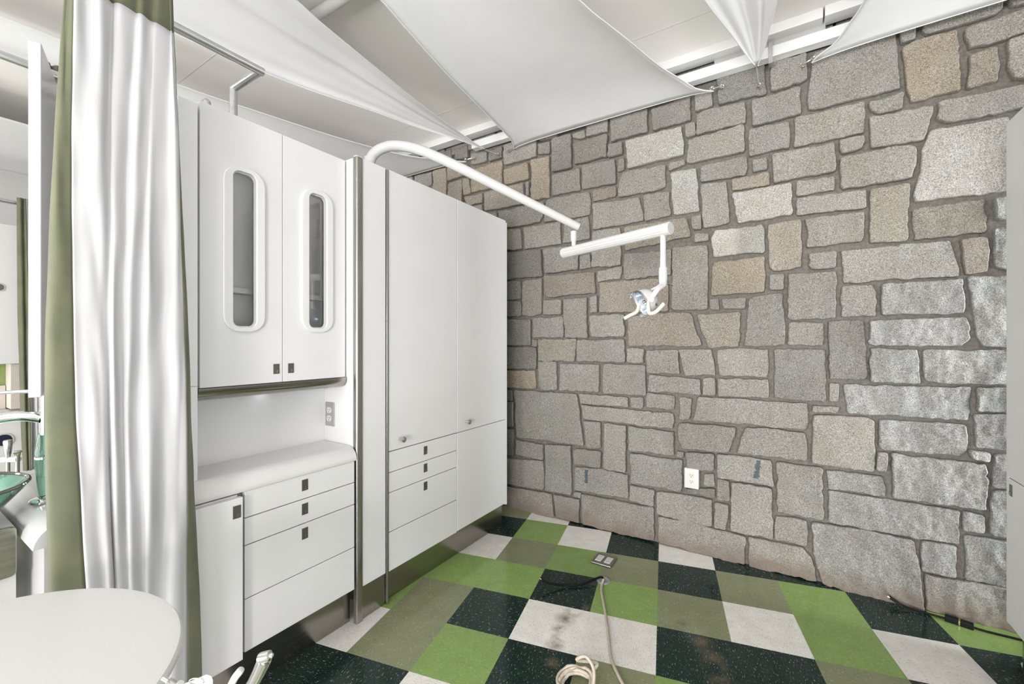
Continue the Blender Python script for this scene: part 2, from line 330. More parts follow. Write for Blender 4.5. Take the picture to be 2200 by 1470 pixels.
STONES = '''g -1916 2193 -1709 2177 -1698 2011 -1916 2017
g -1681 2176 -1374 2172 -1364 2014 -1675 2007
g -1344 2167 -1151 2180 -1134 2018 -1347 2016
d -1916 2002 -1526 1991 -1518 1784 -1916 1793
g -1505 1993 -1230 1983 -1230 1811 -1494 1804
g -1220 1910 -1139 1915 -1134 1813 -1220 1807
g -1120 2072 -922 2065 -916 1811 -1130 1817
t -905 2071 -506 2068 -482 1974 -484 1951 -892 1908
b -1505 1791 -1106 1784 -1099 1638 -1259 1633 -1473 1626 -1507 1659
g -1088 1786 -913 1809 -918 1720 -1086 1713
g -900 1888 -596 1881 -596 1719 -892 1718
d -1916 1773 -1709 1769 -1706 1627 -1916 1631
g -1692 1767 -1521 1773 -1526 1504 -1636 1488 -1694 1505
t -1069 1706 -662 1704 -615 1684 -615 1492 -1074 1496
d -1916 1618 -1706 1614 -1704 1495 -1916 1497
g -1507 1611 -1361 1604 -1364 1498 -1507 1498
g -1344 1607 -1163 1613 -1155 1326 -1329 1325 -1341 1465
g -1139 1614 -1088 1622 -1083 1497 -1139 1499
d -1916 1482 -1619 1468 -1616 1269 -1916 1268
g -1602 1477 -1351 1484 -1344 1329 -1600 1331
g -1139 1481 -896 1481 -894 1332 -1130 1330
b -871 1460 -608 1483 -478 1473 -420 1280 -444 1271 -871 1267
g -1608 1317 -1561 1314 -1564 1257 -1608 1260
t -1553 1317 -1244 1316 -1257 1157 -1553 1152
g -1235 1313 -892 1318 -890 1164 -1239 1156
g -877 1257 -765 1250 -768 1159 -877 1160
g -750 1246 -554 1248 -539 1092 -750 1092
d -1916 1258 -1572 1257 -1570 1092 -1916 1082
o -1916 1073 -1580 1082 -1572 942 -1916 932
g -1553 1148 -1400 1153 -1398 943 -1526 932 -1553 957
g -1374 1138 -1069 1142 -1074 950 -1379 940
g -1046 1145 -754 1147 -754 945 -1046 943
g -734 1082 -426 1069 -424 974 -738 975
g -1767 923 -1239 928 -1189 562 -1744 556
d -1916 914 -1782 914 -1779 835 -1916 825
d -1916 813 -1773 824 -1770 636 -1916 621
d -1916 601 -1770 617 -1770 410 -1916 389
g -1225 930 -866 928 -866 859 -1215 859
g -854 928 -770 933 -770 857 -854 856
g -746 964 -577 959 -566 928 -576 864 -752 870
g -1206 851 -577 847 -577 746 -1191 754
g -1189 739 -1065 742 -1062 559 -1163 546 -1172 585
g -1037 741 -883 735 -885 419 -1042 419
g -866 733 -577 732 -573 582 -866 575
g -1746 536 -1507 532 -1507 412 -1750 418
g -1494 534 -1284 552 -1279 194 -1489 191
g -1264 532 -1060 538 -1062 422 -1264 421
g -1916 374 -1507 405 -1499 192 -1916 167
g -1259 400 -1060 420 -871 408 -871 252 -1125 242 -1259 239
g -858 558 -528 557 -532 359 -849 362
g -858 347 -702 339 -706 235 -862 242
f -1916 157 -1441 172 -1415 5 -1916 -20
f -1426 172 -1220 179 -1220 4 -1405 8
g -1264 224 -1206 227 -1208 186 -1264 188
f -1201 218 -702 225 -702 13 -979 3 -1199 9
g -690 337 -357 346 -361 184 -495 178 -686 187
f -674 174 -480 185 -183 165 -183 0 -488 0 -674 12
g -562 611 -517 613 -521 569 -566 571
g -410 1078 -340 1081 -340 975 -410 972
g -328 1079 -65 1086 -65 979 -328 973
g -546 953 -467 951 -482 813 -545 813
g -438 963 115 961 119 859 109 818 -467 815
g -552 790 -229 797 -232 749 -272 643 -533 631 -551 696
g -183 802 100 807 115 762 113 649 -229 646
g 134 954 251 955 240 921 134 916
g 140 905 321 912 366 913 398 897 393 639 131 638
d -509 613 -349 621 -350 526 -431 511 -509 516
g -405 491 -347 508 -342 425 -405 421
d -504 388 -343 414 -342 359 -504 364
g -330 626 -52 631 -39 484 -330 484
g -328 477 -265 475 -265 351 -333 347
g -257 472 -47 476 -47 184 -259 180
g -343 333 -265 335 -282 178 -347 178
g -28 623 181 619 183 345 -28 343
g -34 322 115 321 112 183 -34 181
f -167 169 100 171 137 115 159 9 -167 -6
rf 131 321 316 331 542 325 556 228 580 -4 336 -9 178 5 145 127
r 197 615 424 618 440 578 440 515 206 514
r 208 506 245 506 483 508 701 504 700 343 203 337
g 210 1079 250 1078 248 980 208 978
d 199 1407 354 1410 364 1104 209 1094
r 268 1075 738 1085 732 930 289 926
d -42 1259 193 1256 195 975 -40 978
r 373 1406 722 1412 733 1366 733 1310 708 1276 402 1277 371 1292
r 725 1601 874 1594 874 1275 774 1275 753 1336
r 378 1263 556 1260 565 1094 377 1091
r 576 1260 874 1263 874 1102 580 1100
r 759 1086 874 1091 874 977 755 975
r 410 906 722 910 725 784 708 761 427 752 410 772
r 749 963 874 971 874 806 751 805
r 729 793 802 789 800 747 739 754
r 811 788 874 793 874 636 806 632
r 406 741 444 742 441 646 400 643
r 460 741 782 735 788 706 786 524 463 518
r 810 619 874 629 874 409 811 410 796 424 798 562
r 711 503 783 502 782 419 710 415
r 568 329 691 334 692 185 569 185
r 718 393 874 400 874 192 718 187
rf 580 173 874 189 893 -52 655 -14 585 1
g -424 2257 -281 2250 -262 2000 -362 1987 -406 1988
w -252 2173 40 2174 47 1997 -225 1989
w -600 2365 -445 2369 -429 2096 -581 2098
g 64 2086 367 2078 362 1982 66 1991
g 100 1968 354 1964 353 1848 343 1813 112 1807 112 1888
g -478 2070 -417 2076 -420 1984 -467 1990
g -458 1966 -377 1955 -378 1909 -460 1909
w -343 1965 -101 1963 -90 1940 -89 1807 -347 1805 -363 1918
t -73 1963 86 1970 92 1701 -52 1694 -67 1723
g -586 1896 -382 1886 -384 1493 -579 1497 -594 1510
o -354 1777 -86 1782 -83 1681 -89 1578 -361 1576
g -61 1676 5 1674 4 1586 -61 1590
g 120 1773 239 1777 235 1687 131 1689 119 1712
d 28 1675 240 1670 235 1418 24 1420
g -373 1557 -324 1557 -319 1487 -373 1489
g -308 1554 -177 1554 -183 1488 -299 1491
s -446 1468 -209 1471 -216 1266 -371 1262 -424 1371
d -164 1553 -1 1569 17 1277 -187 1271
g 31 1403 189 1402 189 1273 28 1280
g -552 1251 -364 1252 -338 1096 -519 1086
g -333 1253 -67 1259 -64 1123 -77 1094 -319 1094
b 535 1949 780 1951 792 1856 786 1800 542 1793
r 811 1951 874 1951 874 1844 815 1850
t 377 2075 525 2078 519 1793 372 1798
g 258 1777 674 1779 697 1623 695 1608 268 1606
b 700 1779 794 1778 794 1611 718 1604
r 808 1817 874 1816 874 1607 811 1633
g 260 1590 385 1589 401 1540 398 1428 260 1426
r 419 1587 708 1592 722 1456 714 1431 419 1431
w 599 2317 861 2309 874 1980 756 1975 548 1982 541 2010 564 2130 569 2228
g 141 2855 474 2864 479 2758 492 2552 118 2551 114 2605
o 500 2749 540 2772 693 2763 704 2476 526 2470 510 2603
g 486 2842 549 2848 548 2775 493 2775
g 580 2860 839 2845 840 2805 823 2786 585 2782 570 2806
g 716 2760 948 2776 948 2668 725 2657
t 727 2633 823 2643 825 2480 726 2477 733 2563
g 858 2650 948 2660 948 2455 870 2476 849 2546
g 373 2520 505 2531 504 2449 407 2452 375 2484
g 625 2443 948 2433 948 2329 896 2333 659 2332 625 2371
g 372 2446 609 2433 611 2399 580 2274 385 2282 372 2308
g 55 2531 354 2529 356 2370 53 2371
g 250 2358 353 2356 355 2331 345 2288 255 2281
g 255 2264 526 2266 552 2241 542 2135 533 2100 266 2093 255 2112
g 851 2829 948 2825 948 2798 866 2799
d -333 2874 -86 2895 -80 2707 -326 2713
g -52 2869 112 2869 115 2718 89 2712 -58 2711
g -456 2818 -357 2817 -357 2714 -456 2709
d -722 2803 -482 2819 -474 2664 -710 2659
g -449 2692 -413 2704 -177 2694 -176 2565 -442 2566
g -151 2686 81 2695 86 2544 -148 2536
g -164 2526 31 2518 33 2413 28 2369 -164 2369
g -496 2549 -187 2561 -187 2403 -500 2402
g -515 2651 -453 2650 -446 2567 -507 2563
g -424 2368 -174 2375 -172 2283 -190 2265 -282 2269 -424 2272
g -151 2351 -70 2350 -69 2272 -148 2271
g -52 2350 233 2352 235 2199 -40 2184
t -255 2256 -64 2260 -61 2184 -249 2187
g 66 2180 238 2175 235 2095 63 2099
g -1868 2852 -1561 2852 -1567 2696 -1856 2694
d -1553 2788 -1454 2784 -1454 2691 -1553 2705
t -1548 2815 -1390 2821 -1400 2800 -1526 2800
d -1436 2796 -1284 2793 -1279 2551 -1436 2553
g -1274 2786 -1177 2796 -1172 2741 -1220 2738 -1274 2763
g -1167 2834 -1008 2833 -1006 2733 -1167 2742
d -1264 2720 -1015 2718 -1017 2567 -1259 2565
d -999 2822 -746 2816 -742 2663 -988 2659
d -1006 2646 -909 2639 -905 2555 -1006 2564
w -888 2638 -528 2645 -516 2461 -871 2453
t -940 2527 -896 2534 -896 2450 -940 2444
g -615 2433 -517 2432 -513 2402 -611 2380
o -1862 2660 -1641 2670 -1627 2537 -1856 2541
o -1611 2682 -1457 2675 -1460 2367 -1597 2372 -1611 2404
g -1441 2531 -1220 2534 -1215 2376 -1441 2377
g -1201 2547 -957 2540 -954 2373 -1201 2377
t -1120 2357 -954 2360 -948 2286 -1120 2274
g -905 2435 -627 2427 -627 2287 -662 2273 -937 2273 -933 2373
g -1478 2360 -1144 2353 -1136 2281 -1142 2189 -1505 2191 -1499 2308
g -1120 2260 -795 2249 -766 2141 -768 2087 -1120 2086
g -770 2261 -606 2252 -596 2097 -760 2089
t -2054 2509 -1679 2524 -1671 2355 -2050 2364
g -1658 2519 -1630 2523 -1630 2417 -1653 2411
g -1912 2334 -1501 2346 -1513 2244 -1537 2195 -1890 2194
g -2198 2869 -2026 2845 -2026 2767 -2192 2771
d -2014 2834 -1878 2853 -1878 2761 -2011 2759
o -2192 2729 -1878 2741 -1880 2549 -1976 2535 -2192 2539
t -2262 2514 -2072 2512 -2069 2436 -2224 2439
g -2192 2425 -2077 2426 -2069 2363 -2161 2353
o -2276 2670 -2203 2664 -2194 2535 -2273 2529
t -2441 2669 -2284 2668 -2281 2432 -2444 2425
t -2441 2800 -2224 2787 -2224 2693 -2441 2689
t -2609 2810 -2458 2808 -2453 2531 -2609 2524
g -2848 2820 -2630 2815 -2630 2693 -2848 2686
g -2993 2822 -2864 2819 -2864 2717 -2993 2723
d -2373 2941 -2219 2946 -2219 2840 -2356 2851
d -2552 2958 -2401 2957 -2401 2870 -2552 2887
g -2016 2342 -1931 2336 -1927 2299 -2006 2303'''
stones = []
for line in STONES.strip().split('\n'):
    a = line.split(); v = [int(x)/1000 for x in a[1:]]
    stones.append((a[0], list(zip(v[::2], v[1::2]))))
# courses the photo hides: above the beams, and beyond the right-hand cabinets
def course(x0, x1, z0, z1):
    x = x0
    while x < x1:
        w = random.uniform(.18, .42); z = z0
        stones.append((random.choice('ggdtg'), [(x, z1-.01+random.uniform(-.006,.006)), (x+w-.014, z1-.01), (x+w-.014, z0), (x, z0+random.uniform(-.006,.006))])); x += w
for z0 in (2.90,): course(-3.1, 2.1, z0, 3.01)
for k in range(12): course(.965, 2.1, k*.243, k*.243+.243)
for k in range(10): course(-3.1, -2.36, k*.23, k*.23+.23)
YM = 2.836
wv, wf, wc = [], [], []; nb = 0
for si, (tg, poly) in enumerate(stones):
    tg0 = 'f' if tg == 'f' else tg
    ar = sum(poly[i][0]*poly[(i+1)%len(poly)][1]-poly[(i+1)%len(poly)][0]*poly[i][1] for i in range(len(poly)))
    if ar < 0: poly = poly[::-1]
    # resample the outline, easing the corners
    pts = []
    for i in range(len(poly)):
        a = np.array(poly[i-1]); b_ = np.array(poly[i]); c_ = np.array(poly[(i+1)%len(poly)])
        la, lc = np.linalg.norm(a-b_), np.linalg.norm(c_-b_); r_ = min(.012, la*.25, lc*.25)
        p0 = b_+(a-b_)/la*r_; p1 = b_+(c_-b_)/lc*r_
        for t in (0,.33,.67,1): pts.append((1-t)**2*p0+2*t*(1-t)*b_+t*t*p1)
        seg = c_-b_; e1 = c_-seg/lc*min(.012, lc*.25); n_ = max(1, int(np.linalg.norm(e1-p1)/.011))
        for k in range(1, n_): pts.append(p1+(e1-p1)*k/n_)
    pts = np.array(pts); N = len(pts)
    if min(poly, key=lambda p: p[1])[1] < .03 or 'f' in tg: pts[:,1] = np.maximum(pts[:,1], -.01)
    ctr = pts.mean(0)
    d = pts-np.roll(pts,1,0); nrm = np.stack([-(np.roll(pts,-1,0)-np.roll(pts,1,0))[:,1], (np.roll(pts,-1,0)-np.roll(pts,1,0))[:,0]],1)
    nrm /= np.linalg.norm(nrm,axis=1)[:,None]+1e-9
    jit = fbm(np.c_[pts*38, np.full(N, si*1.7)], 3, 5)*.0042 + fbm(np.c_[pts*11, np.full(N, si*2.3)], 2, 9)*.004
    pts = pts + nrm*jit[:,None]*(.55 if min(np.ptp(pts[:,0]),np.ptp(pts[:,1])) < .07 else 1)
    rough = 'r' in tg
    proud = random.uniform(.030, .042)
    mind = min(np.ptp(pts[:,0]), np.ptp(pts[:,1]))*.5
    rings = []
    vec = ctr-pts; dist = np.linalg.norm(vec, axis=1)
    for ins, hh_ in ((0, -.006), (0, .80), (.0022, .95), (.006, 1.0)):
        ins = min(ins, mind*.4); rings.append((pts+vec*(ins/np.maximum(dist, 1e-3))[:,None], hh_))
    # face of the stone: an even net of points inside the last ring
    inner = rings[-1][0]; stp = .011 if rough else .015
    lo, hi = inner.min(0), inner.max(0)
    gx_, gz_ = np.meshgrid(np.arange(lo[0]+stp*.5, hi[0], stp), np.arange(lo[1]+stp*.5, hi[1], stp), indexing='ij')
    gp = np.c_[gx_.ravel(), gz_.ravel()] + rng.uniform(-.3, .3, (gx_.size, 2))*stp
    ins_ = np.zeros(len(gp), bool); dmin = np.full(len(gp), 9.)
    for k in range(N):
        a_, c_ = inner[k], inner[(k+1) % N]
        cr_ = (a_[1] > gp[:,1]) != (c_[1] > gp[:,1])
        with np.errstate(divide='ignore', invalid='ignore'): ins_ ^= cr_ & (gp[:,0] < (c_[0]-a_[0])*(gp[:,1]-a_[1])/(c_[1]-a_[1])+a_[0])
        dmin = np.minimum(dmin, np.hypot(gp[:,0]-a_[0], gp[:,1]-a_[1]))
    gp = gp[ins_ & (dmin > stp*.55)]
    cv_, ce_, cfc, _o1, _o2, _o3 = mgeo.delaunay_2d_cdt([Vector(p) for p in inner.tolist()+gp.tolist()], [], [list(range(N))], 1, 1e-6)
    fp_ = np.array([(v.x, v.y) for v in cv_])
    allp = np.concatenate([r_[0] for r_ in rings]+[fp_]); hs = np.concatenate([np.full(N, r_[1]) for r_ in rings]+[np.ones(len(fp_))])
    q3 = np.c_[allp, np.full(len(allp), si*3.1)]
    if rough: rel = fbm(q3*np.array([16,8,1]), 4, 20)*.0080 + fbm(q3*np.array([75,30,1]), 2, 33)*.0045
    else: rel = fbm(q3*np.array([6,6,1]), 3, 20)*.0045 - np.abs(fbm(q3*np.array([11,7,1]), 3, 61))*.0045 + fbm(q3*np.array([45,45,1]), 2, 33)*.0009
    hgt = np.where(hs > 0, hs*proud, hs) + rel*np.clip(hs, 0, 1)
    y = YM - hgt
    wv.append(np.c_[allp[:,0], y, allp[:,1]])
    R_ = len(rings)
    idx = np.arange(N); nx = (idx+1) % N
    for k in range(R_-1):
        wf += np.stack([nb+k*N+idx, nb+k*N+nx, nb+(k+1)*N+nx, nb+(k+1)*N+idx], 1).tolist()
    c0_ = nb+R_*N
    wf += [tuple(c0_+i_ for i_ in f_) for f_ in cfc]
    col = np.array(TINT.get(tg, TINT['g']))*random.uniform(.92, 1.1)*np.array([random.uniform(.99,1.015), 1, random.uniform(.985,1.02)])
    cc = np.repeat(col[None], len(allp), 0)
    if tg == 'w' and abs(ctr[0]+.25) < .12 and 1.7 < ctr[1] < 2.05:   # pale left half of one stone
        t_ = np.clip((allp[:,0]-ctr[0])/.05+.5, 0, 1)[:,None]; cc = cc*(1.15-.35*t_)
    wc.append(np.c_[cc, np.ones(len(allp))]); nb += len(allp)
ns = len(wf)
# mortar bed
gx = np.arange(-6.3, 2.71, .045); gz = np.arange(0, 3.03, .045)
X_, Z_ = np.meshgrid(gx, gz, indexing='ij'); p_ = np.c_[X_.ravel(), Z_.ravel(), np.zeros(X_.size)]
wv.append(np.c_[p_[:,0], YM - .002 + fbm(p_*9, 3, 50)*.003, p_[:,1]]); wc.append(np.ones((X_.size, 4))*.2)
a_, b2 = len(gx), len(gz)
ii = (np.arange(a_-1)[:,None]*b2+np.arange(b2-1)[None]).ravel()+nb
wf += np.stack([ii, ii+b2, ii+b2+1, ii+1], 1).tolist()
me = bpy.data.meshes.new('wall_back'); me.from_pydata(np.concatenate(wv).tolist(), [], wf); me.update()
ca = me.color_attributes.new('tint', 'FLOAT_COLOR', 'POINT'); ca.data.foreach_set('color', np.concatenate(wc).ravel())
me.materials.append(M['stone']); me.materials.append(M['mortar'])
mi = np.zeros(len(wf), dtype=np.int32); mi[ns:] = 1; me.polygons.foreach_set('material_index', mi)
me.polygons.foreach_set('use_smooth', [True]*len(wf)); me.set_sharp_from_angle(angle=math.radians(50))
wo = bpy.data.objects.new('wall_back', me); COL.objects.link(wo); struct(wo, 'wall of squared grey and tan granite blocks in brown mortar', 'wall')

# ------------------------------------------------------------------ other walls, windows, ceiling
CZ = 3.01
c = MB()
for y0, y1 in ((-3.7,-1.25),(-1.25,-.03),(-.03,1.19),(1.19,2.41),(2.41,2.85)):
    c.box((-6.3,y0+.001,CZ),(2.7,y1-.001,CZ+.04))
c.box((-6.3,-3.7,CZ+.006),(2.7,2.85,CZ+.05))
ceil_ = struct(c.build('ceiling', M['ceiling']), 'off-white boarded ceiling with thin joints', 'ceiling')
for y0 in (-1.25,-.03,1.19,2.41): MB().box((-6.3,y0-.0025,CZ-.0012),(2.7,y0+.0025,CZ+.002)).build('joint_strip', M['trim'], ceil_)
def wall_with_holes(name, axis, pos, a0, a1, holes, label, t=.12):
    w = MB(); h = sorted(holes)
    def b(u0, u1, z0, z1):
        if axis == 'y': w.box((u0, pos, z0), (u1, pos+t, z1))
        else: w.box((pos, u0, z0), (pos+t, u1, z1))
    u = a0
    for (h0, h1, z0, z1) in h:
        b(u, h0, 0, 3.03); b(h0, h1, 0, z0) if z0 > 0 else None; b(h0, h1, z1, 3.03); u = h1
    b(u, a1, 0, 3.03)
    return struct(w.build(name, M['wall']), label, 'wall')
wins = [(-5.4,-3.2,.15,2.0), (-2.6,-.4,.15,2.0), (.1,2.3,.15,2.0)]
wall_with_holes('wall_front', 'y', -3.72, -6.3, 2.7, wins, 'white wall with wide windows behind the viewer')
wall_with_holes('wall_left', 'x', -6.42, -3.7, 2.85, [], 'white wall at the far left end')
rdoor = [(2.14,2.80,.02,2.45)]
rwins = [(-3.3,-1.5,.15,2.0), (-1.2,.6,.15,2.0)]
wall_with_holes('wall_right', 'x', 2.1, -3.7, 2.85, rwins+rdoor, 'white wall beyond the right-hand cabinets')
def window(n, x0, x1, z0, z1):
    f = MB().ring(rrect(x1-x0, z1-z0, .001, 1, ((x0+x1)/2,(z0+z1)/2)), rrect(x1-x0-.12, z1-z0-.12, .001, 1, ((x0+x1)/2,(z0+z1)/2)), lambda u,v,w: (u,-3.7+w,v), .06)
    f.box(((x0+x1)/2-.03,-3.7,z0),((x0+x1)/2+.03,-3.65,z1))
    o = struct(f.build('window_%d' % n, M['trim']), 'white framed window behind the viewer', 'window')
    MB().box((x0+.05,-3.685,z0+.05),(x1-.05,-3.68,z1-.05)).build('window_pane', M['pane'], o)
for k, (x0,x1,z0,z1) in enumerate(wins): window(k+1, x0, x1, z0, z1)
for k, (y0,y1,z0,z1) in enumerate(rwins):
    f = MB().ring(rrect(y1-y0, z1-z0, .001, 1, ((y0+y1)/2,(z0+z1)/2)), rrect(y1-y0-.12, z1-z0-.12, .001, 1, ((y0+y1)/2,(z0+z1)/2)), lambda u,v,w: (2.12+w,u,v), .06)
    o = struct(f.build('window_%d' % (k+4), M['trim']), 'white framed window in the right wall', 'window')
    MB().box((2.145,y0+.05,z0+.05),(2.15,y1-.05,z1-.05)).build('window_pane', M['pane'], o)
d = MB().ring(rrect(.66, 2.43, .001, 1, (2.47,1.235)), rrect(.58, 2.33, .001, 1, (2.47,1.235)), lambda u,v,w: (2.12+w,u,v), .05)
o = struct(d.build('door_1', M['trim']), 'glazed door beyond the right-hand cabinets', 'door')
MB().box((2.14,2.16,.05),(2.145,2.78,2.42)).build('door_pane', M['pane'], o)

# beams and raceway under the ceiling, along the stone wall
def trim(n, a, b, lab, mat='trim', bev=.004): return struct(MB().box(a, b).build('trim_%d' % n, M[mat], bevel=bev), lab, 'trim')
trim(1, (-3.2,2.69,2.958), (.176,2.772,3.012), 'long white ceiling board along the stone wall')
trim(2, (.182,2.685,2.958), (2.1,2.772,3.012), 'shorter white ceiling board right of the joint')
trim(3, (-2.135,2.742,2.867), (2.1,2.803,2.926), 'white raceway fixed to the stone below the ceiling board')
trim(4, (-3.2,2.742,2.866), (-2.60,2.795,2.925), 'white raceway piece ending left above the tall cabinet')
trim(5, (-.34,2.755,2.927), (.19,2.80,2.985), 'grey channel between the two white boards', 'greytrim', .002)
br = MB().box((-.066,2.736,2.985),(-.046,2.739,2.83)).box((-.066,2.739,2.83),(-.046,2.78,2.834)).lathe([(.004,0),(.004,.003),(.001,.004)], (-.056,2.736,2.975), (0,-1,0), 10)
tag(br.build('strap_bracket', M['bracket']), 'zinc strap bracket hanging over the white raceway by the narrow sail', 'bracket')
cd = MB().tube([(-2.16,1.30,2.972),(-.4,1.33,2.972)], .027, 16)
tag(cd.build('conduit_pipe', M['trim'], smooth=True), 'white round conduit pipe running under the ceiling between two sails', 'pipe')

# ------------------------------------------------------------------ cabinets
WX = lambda u, v, w: (-1.715-.02+w, u, v)
def knob(c_, parent):
    return MB().lathe([(.006,0),(.006,.014),(.0045,.016),(.012,.020),(.0155,.027),(.0145,.032),(.008,.035),(.001,.036)], c_, (1,0,0), 20).build('knob', M['satin'], parent, smooth=True)
def pull(x, y, z, parent, w=.026, h=.045, sgn=1):
    m = MB().box((x, y-w/2, z-h/2), (x+.0015*sgn, y+w/2, z+h/2))
    p = m.build('pull', M['pull'], parent)
    MB().box((x+.0015*sgn, y+.001, z-h/2+.004), (x+.004*sgn, y+w/2-.003, z-h/2+.017)).build('finger_tab', M['pull'], p, bevel=.001)
    return p
def slab(name, y0, y1, z0, z1, parent, x=-1.65, t=.02, mat='white'):
    return MB().box((x-t, y0, z0), (x, y1, z1)).build(name, M[mat], parent, bevel=.0018)

# lower cabinet left of the post
b = thing('base_cabinet', 'white base cabinet with four drawers and a door under the rounded counter', 'cabinet', (-1.9, .95, 0))
m = MB().box((-2.28,.625,.155),(-1.676,1.258,.748)); m.build('carcass', M['carcass'], b)
for z0, z1, pz in ((.656,.752,.711),(.556,.6525,.613),(.3605,.5525,.513),(.166,.357,None)):
    dr = slab('drawer', .784, 1.254, z0, z1, b)
    if pz: pull(-1.65, 1.015, pz, dr)
dr = slab('door', .625, .768, .16, .742, b, -1.628, .02); pass
pull(-1.628, .7475, .695, dr)
MB().box((-1.675,.63,.70),(-1.652,.76,.7475)).build('door_rail', M['white2'], b)
MB().box((-1.72,.604,0),(-1.695,1.2625,.154)).build('toe_kick', M['steel'], b)

# counter
prof = [(-1.893,.767),(-1.893,.818)] + [(-1.70+.06*math.sin(a), .762+.056*math.cos(a)) for a in np.linspace(0, PI/2, 10)] + [(-1.643,.755),(-1.652,.753)]
m = MB().prism(prof, lambda u,v,w: (u, .604+w, v), .654)
tag(m.build('countertop', M['counter'], smooth=True), 'white speckled countertop with rounded front edge in the cabinet niche', 'countertop')

# upper cabinet with two oval windows
u = thing('wall_cabinet', 'white upper cabinet with two tall oval-windowed doors over the counter', 'cabinet', (-1.95,.96,1.13))
m = MB().box((-1.875,.662,1.13),(-1.862,1.258,2.14)).box((-1.875,.662,1.13),(-1.76,1.258,1.15)).box((-1.875,.662,1.13),(-1.74,.68,2.14)).box((-1.875,1.24,1.13),(-1.74,1.258,2.14))
m.build('carcass', M['inner'], u)
MB().box((-1.862,.68,1.487),(-1.79,1.24,1.507)).build('shelf', M['inner'], u)
def win_door(y0, y1, yc, zc, pull_y, hw=.148):
    W, H = y1-y0, 2.139-1.134
    oc = ((y0+y1)/2, (2.139+1.134)/2)
    d_ = MB().ring(rrect(W, H, .001, 8, oc), rrect(hw-.03, .585, .030, 8, (yc, zc)), WX, .02).build('door', M['white'], u, bevel=.0012)
    f_ = MB().ring(rrect(hw, .618, .060, 8, (yc, zc)), rrect(hw-.066, .582, .025, 8, (yc, zc)), lambda p,q_,w: (-1.715+w,p,q_), .011).build('window_frame', M['white2'], d_, bevel=.003, seg=3)
    MB().ring(rrect(hw-.052, .586, .028, 8, (yc, zc)), rrect(hw-.07, .574, .023, 8, (yc, zc)), lambda p,q_,w: (-1.726+w,p,q_), .008).build('gasket', M['trim'], d_)
    MB().prism(rrect(hw-.05, .59, .029, 8, (yc, zc)), lambda p,q_,w: (-1.732+w,p,q_), .004).build('glass_pane', M['pane'], d_)
    pull(-1.715, pull_y, 1.188, d_, .024, .04)
win_door(.668, .9575, .8125, 1.643, .934)
win_door(.9605, 1.252, 1.111, 1.647, .994)
vp = [(-1.712,1.132),(-1.713,1.118),(-1.718,1.104),(-1.728,1.094),(-1.742,1.088),(-1.76,1.085),(-1.80,1.083),(-1.80,1.132)]
MB().prism(vp, lambda p,q_,w: (p,.663+w,q_), .594).build('light_valance', M['steel'], u, smooth=True)

# niche back, divider and side panels
tag(MB().box((-1.905,.66,.81),(-1.89,1.262,1.13)).build('niche_back_panel', M['white2']), 'white back panel of the niche above the counter', 'panel')
tag(MB().box((-2.30,1.2625,0),(-1.73,1.281,.156)).box((-2.30,1.2625,.157),(-1.6735,1.281,2.146)).build('divider_panel', M['white2'], bevel=.001), 'white divider panel right of the counter, carrying the steel outlet', 'panel')
sp = MB().box((-2.30,.598,1.144),(-1.70,.656,2.118)).box((-1.95,.632,.8185),(-1.70,.656,1.143))
tag(sp.build('end_panel', M['white2'], bevel=.001), 'white end panel left of the upper cabinet, half behind the curtain', 'panel')

# stainless post, filler panel, steel strip
po = thing('corner_post', 'brushed steel corner post between the counter and the tall cabinet', 'post', (-1.67,1.283,0))
MB().prism(rrect(.0275,.036,.008,5,(-1.659,1.281)), lambda p,q_,w: (p,q_,w), 2.15).build('post_body', M['steelv'], po, smooth=True)
MB().box((-1.670,1.2635,2.1501),(-1.648,1.298,2.154)).build('post_cap', M['white2'], po)
fp = thing('filler_panel', 'narrow tall white panel with steel base between the two steel uprights', 'panel', (-1.66,1.37,0))
MB().box((-1.675,1.301,.155),(-1.652,1.4365,2.153)).build('panel_board', M['white'], fp, bevel=.0015)
MB().box((-1.68,1.301,0),(-1.658,1.4365,.152)).build('kick_plate', M['steel'], fp)
st_ = MB().box((-1.69,1.4385,0),(-1.644,1.4505,2.149))
tag(st_.build('edge_strip', M['steelv'], bevel=.003), 'thin brushed steel upright at the left edge of the tall cabinet', 'strip')

# tall cabinet
t = thing('tall_cabinet', 'tall white cabinet with two knobbed doors and drawers beside the stone wall', 'cabinet', (-1.95,1.99,0))
MB().box((-2.28,1.454,.15),(-1.676,2.512,2.145)).build('carcass', M['carcass'], t)
dl = slab('door', 1.454, 1.9775, .752, 2.153, t); knob((-1.65,1.527,.801), dl)
dr = slab('door', 1.9815, 2.512, .751, 2.153, t); knob((-1.65,2.065,.805), dr)
for z0, z1, pz in ((.647,.7475,.703),(.547,.6435,.607),(.351,.5435,.508),(.154,.347,None)):
    w_ = slab('drawer', 1.454, 1.9775, z0, z1, t)
    if pz: pull(-1.65, 1.7115, pz, w_)
slab('lower_door', 1.9815, 2.512, .158, .7475, t)
MB().box((-2.29,2.515,.145),(-1.653,2.533,2.142)).build('side_panel', M['white2'], t, bevel=.001)
MB().box((-1.71,1.4525,0),(-1.68,2.506,.156)).build('toe_kick', M['steel'], t)
MB().box((-2.25,2.485,0),(-1.71,2.506,.15)).build('toe_return', M['steel'], t)
MB().lathe([(.028,0),(.03,.006),(.024,.012),(.008,.02),(.008,.146)], (-1.755,2.585,0), (0,0,1), 20)
lf = MB().lathe([(.03,0),(.032,.008),(.026,.016),(.010,.024),(.010,.145)], (-1.745,2.525,0), (0,0,1), 20)
lf.build('levelling_foot', M['plastic'], t, smooth=True)

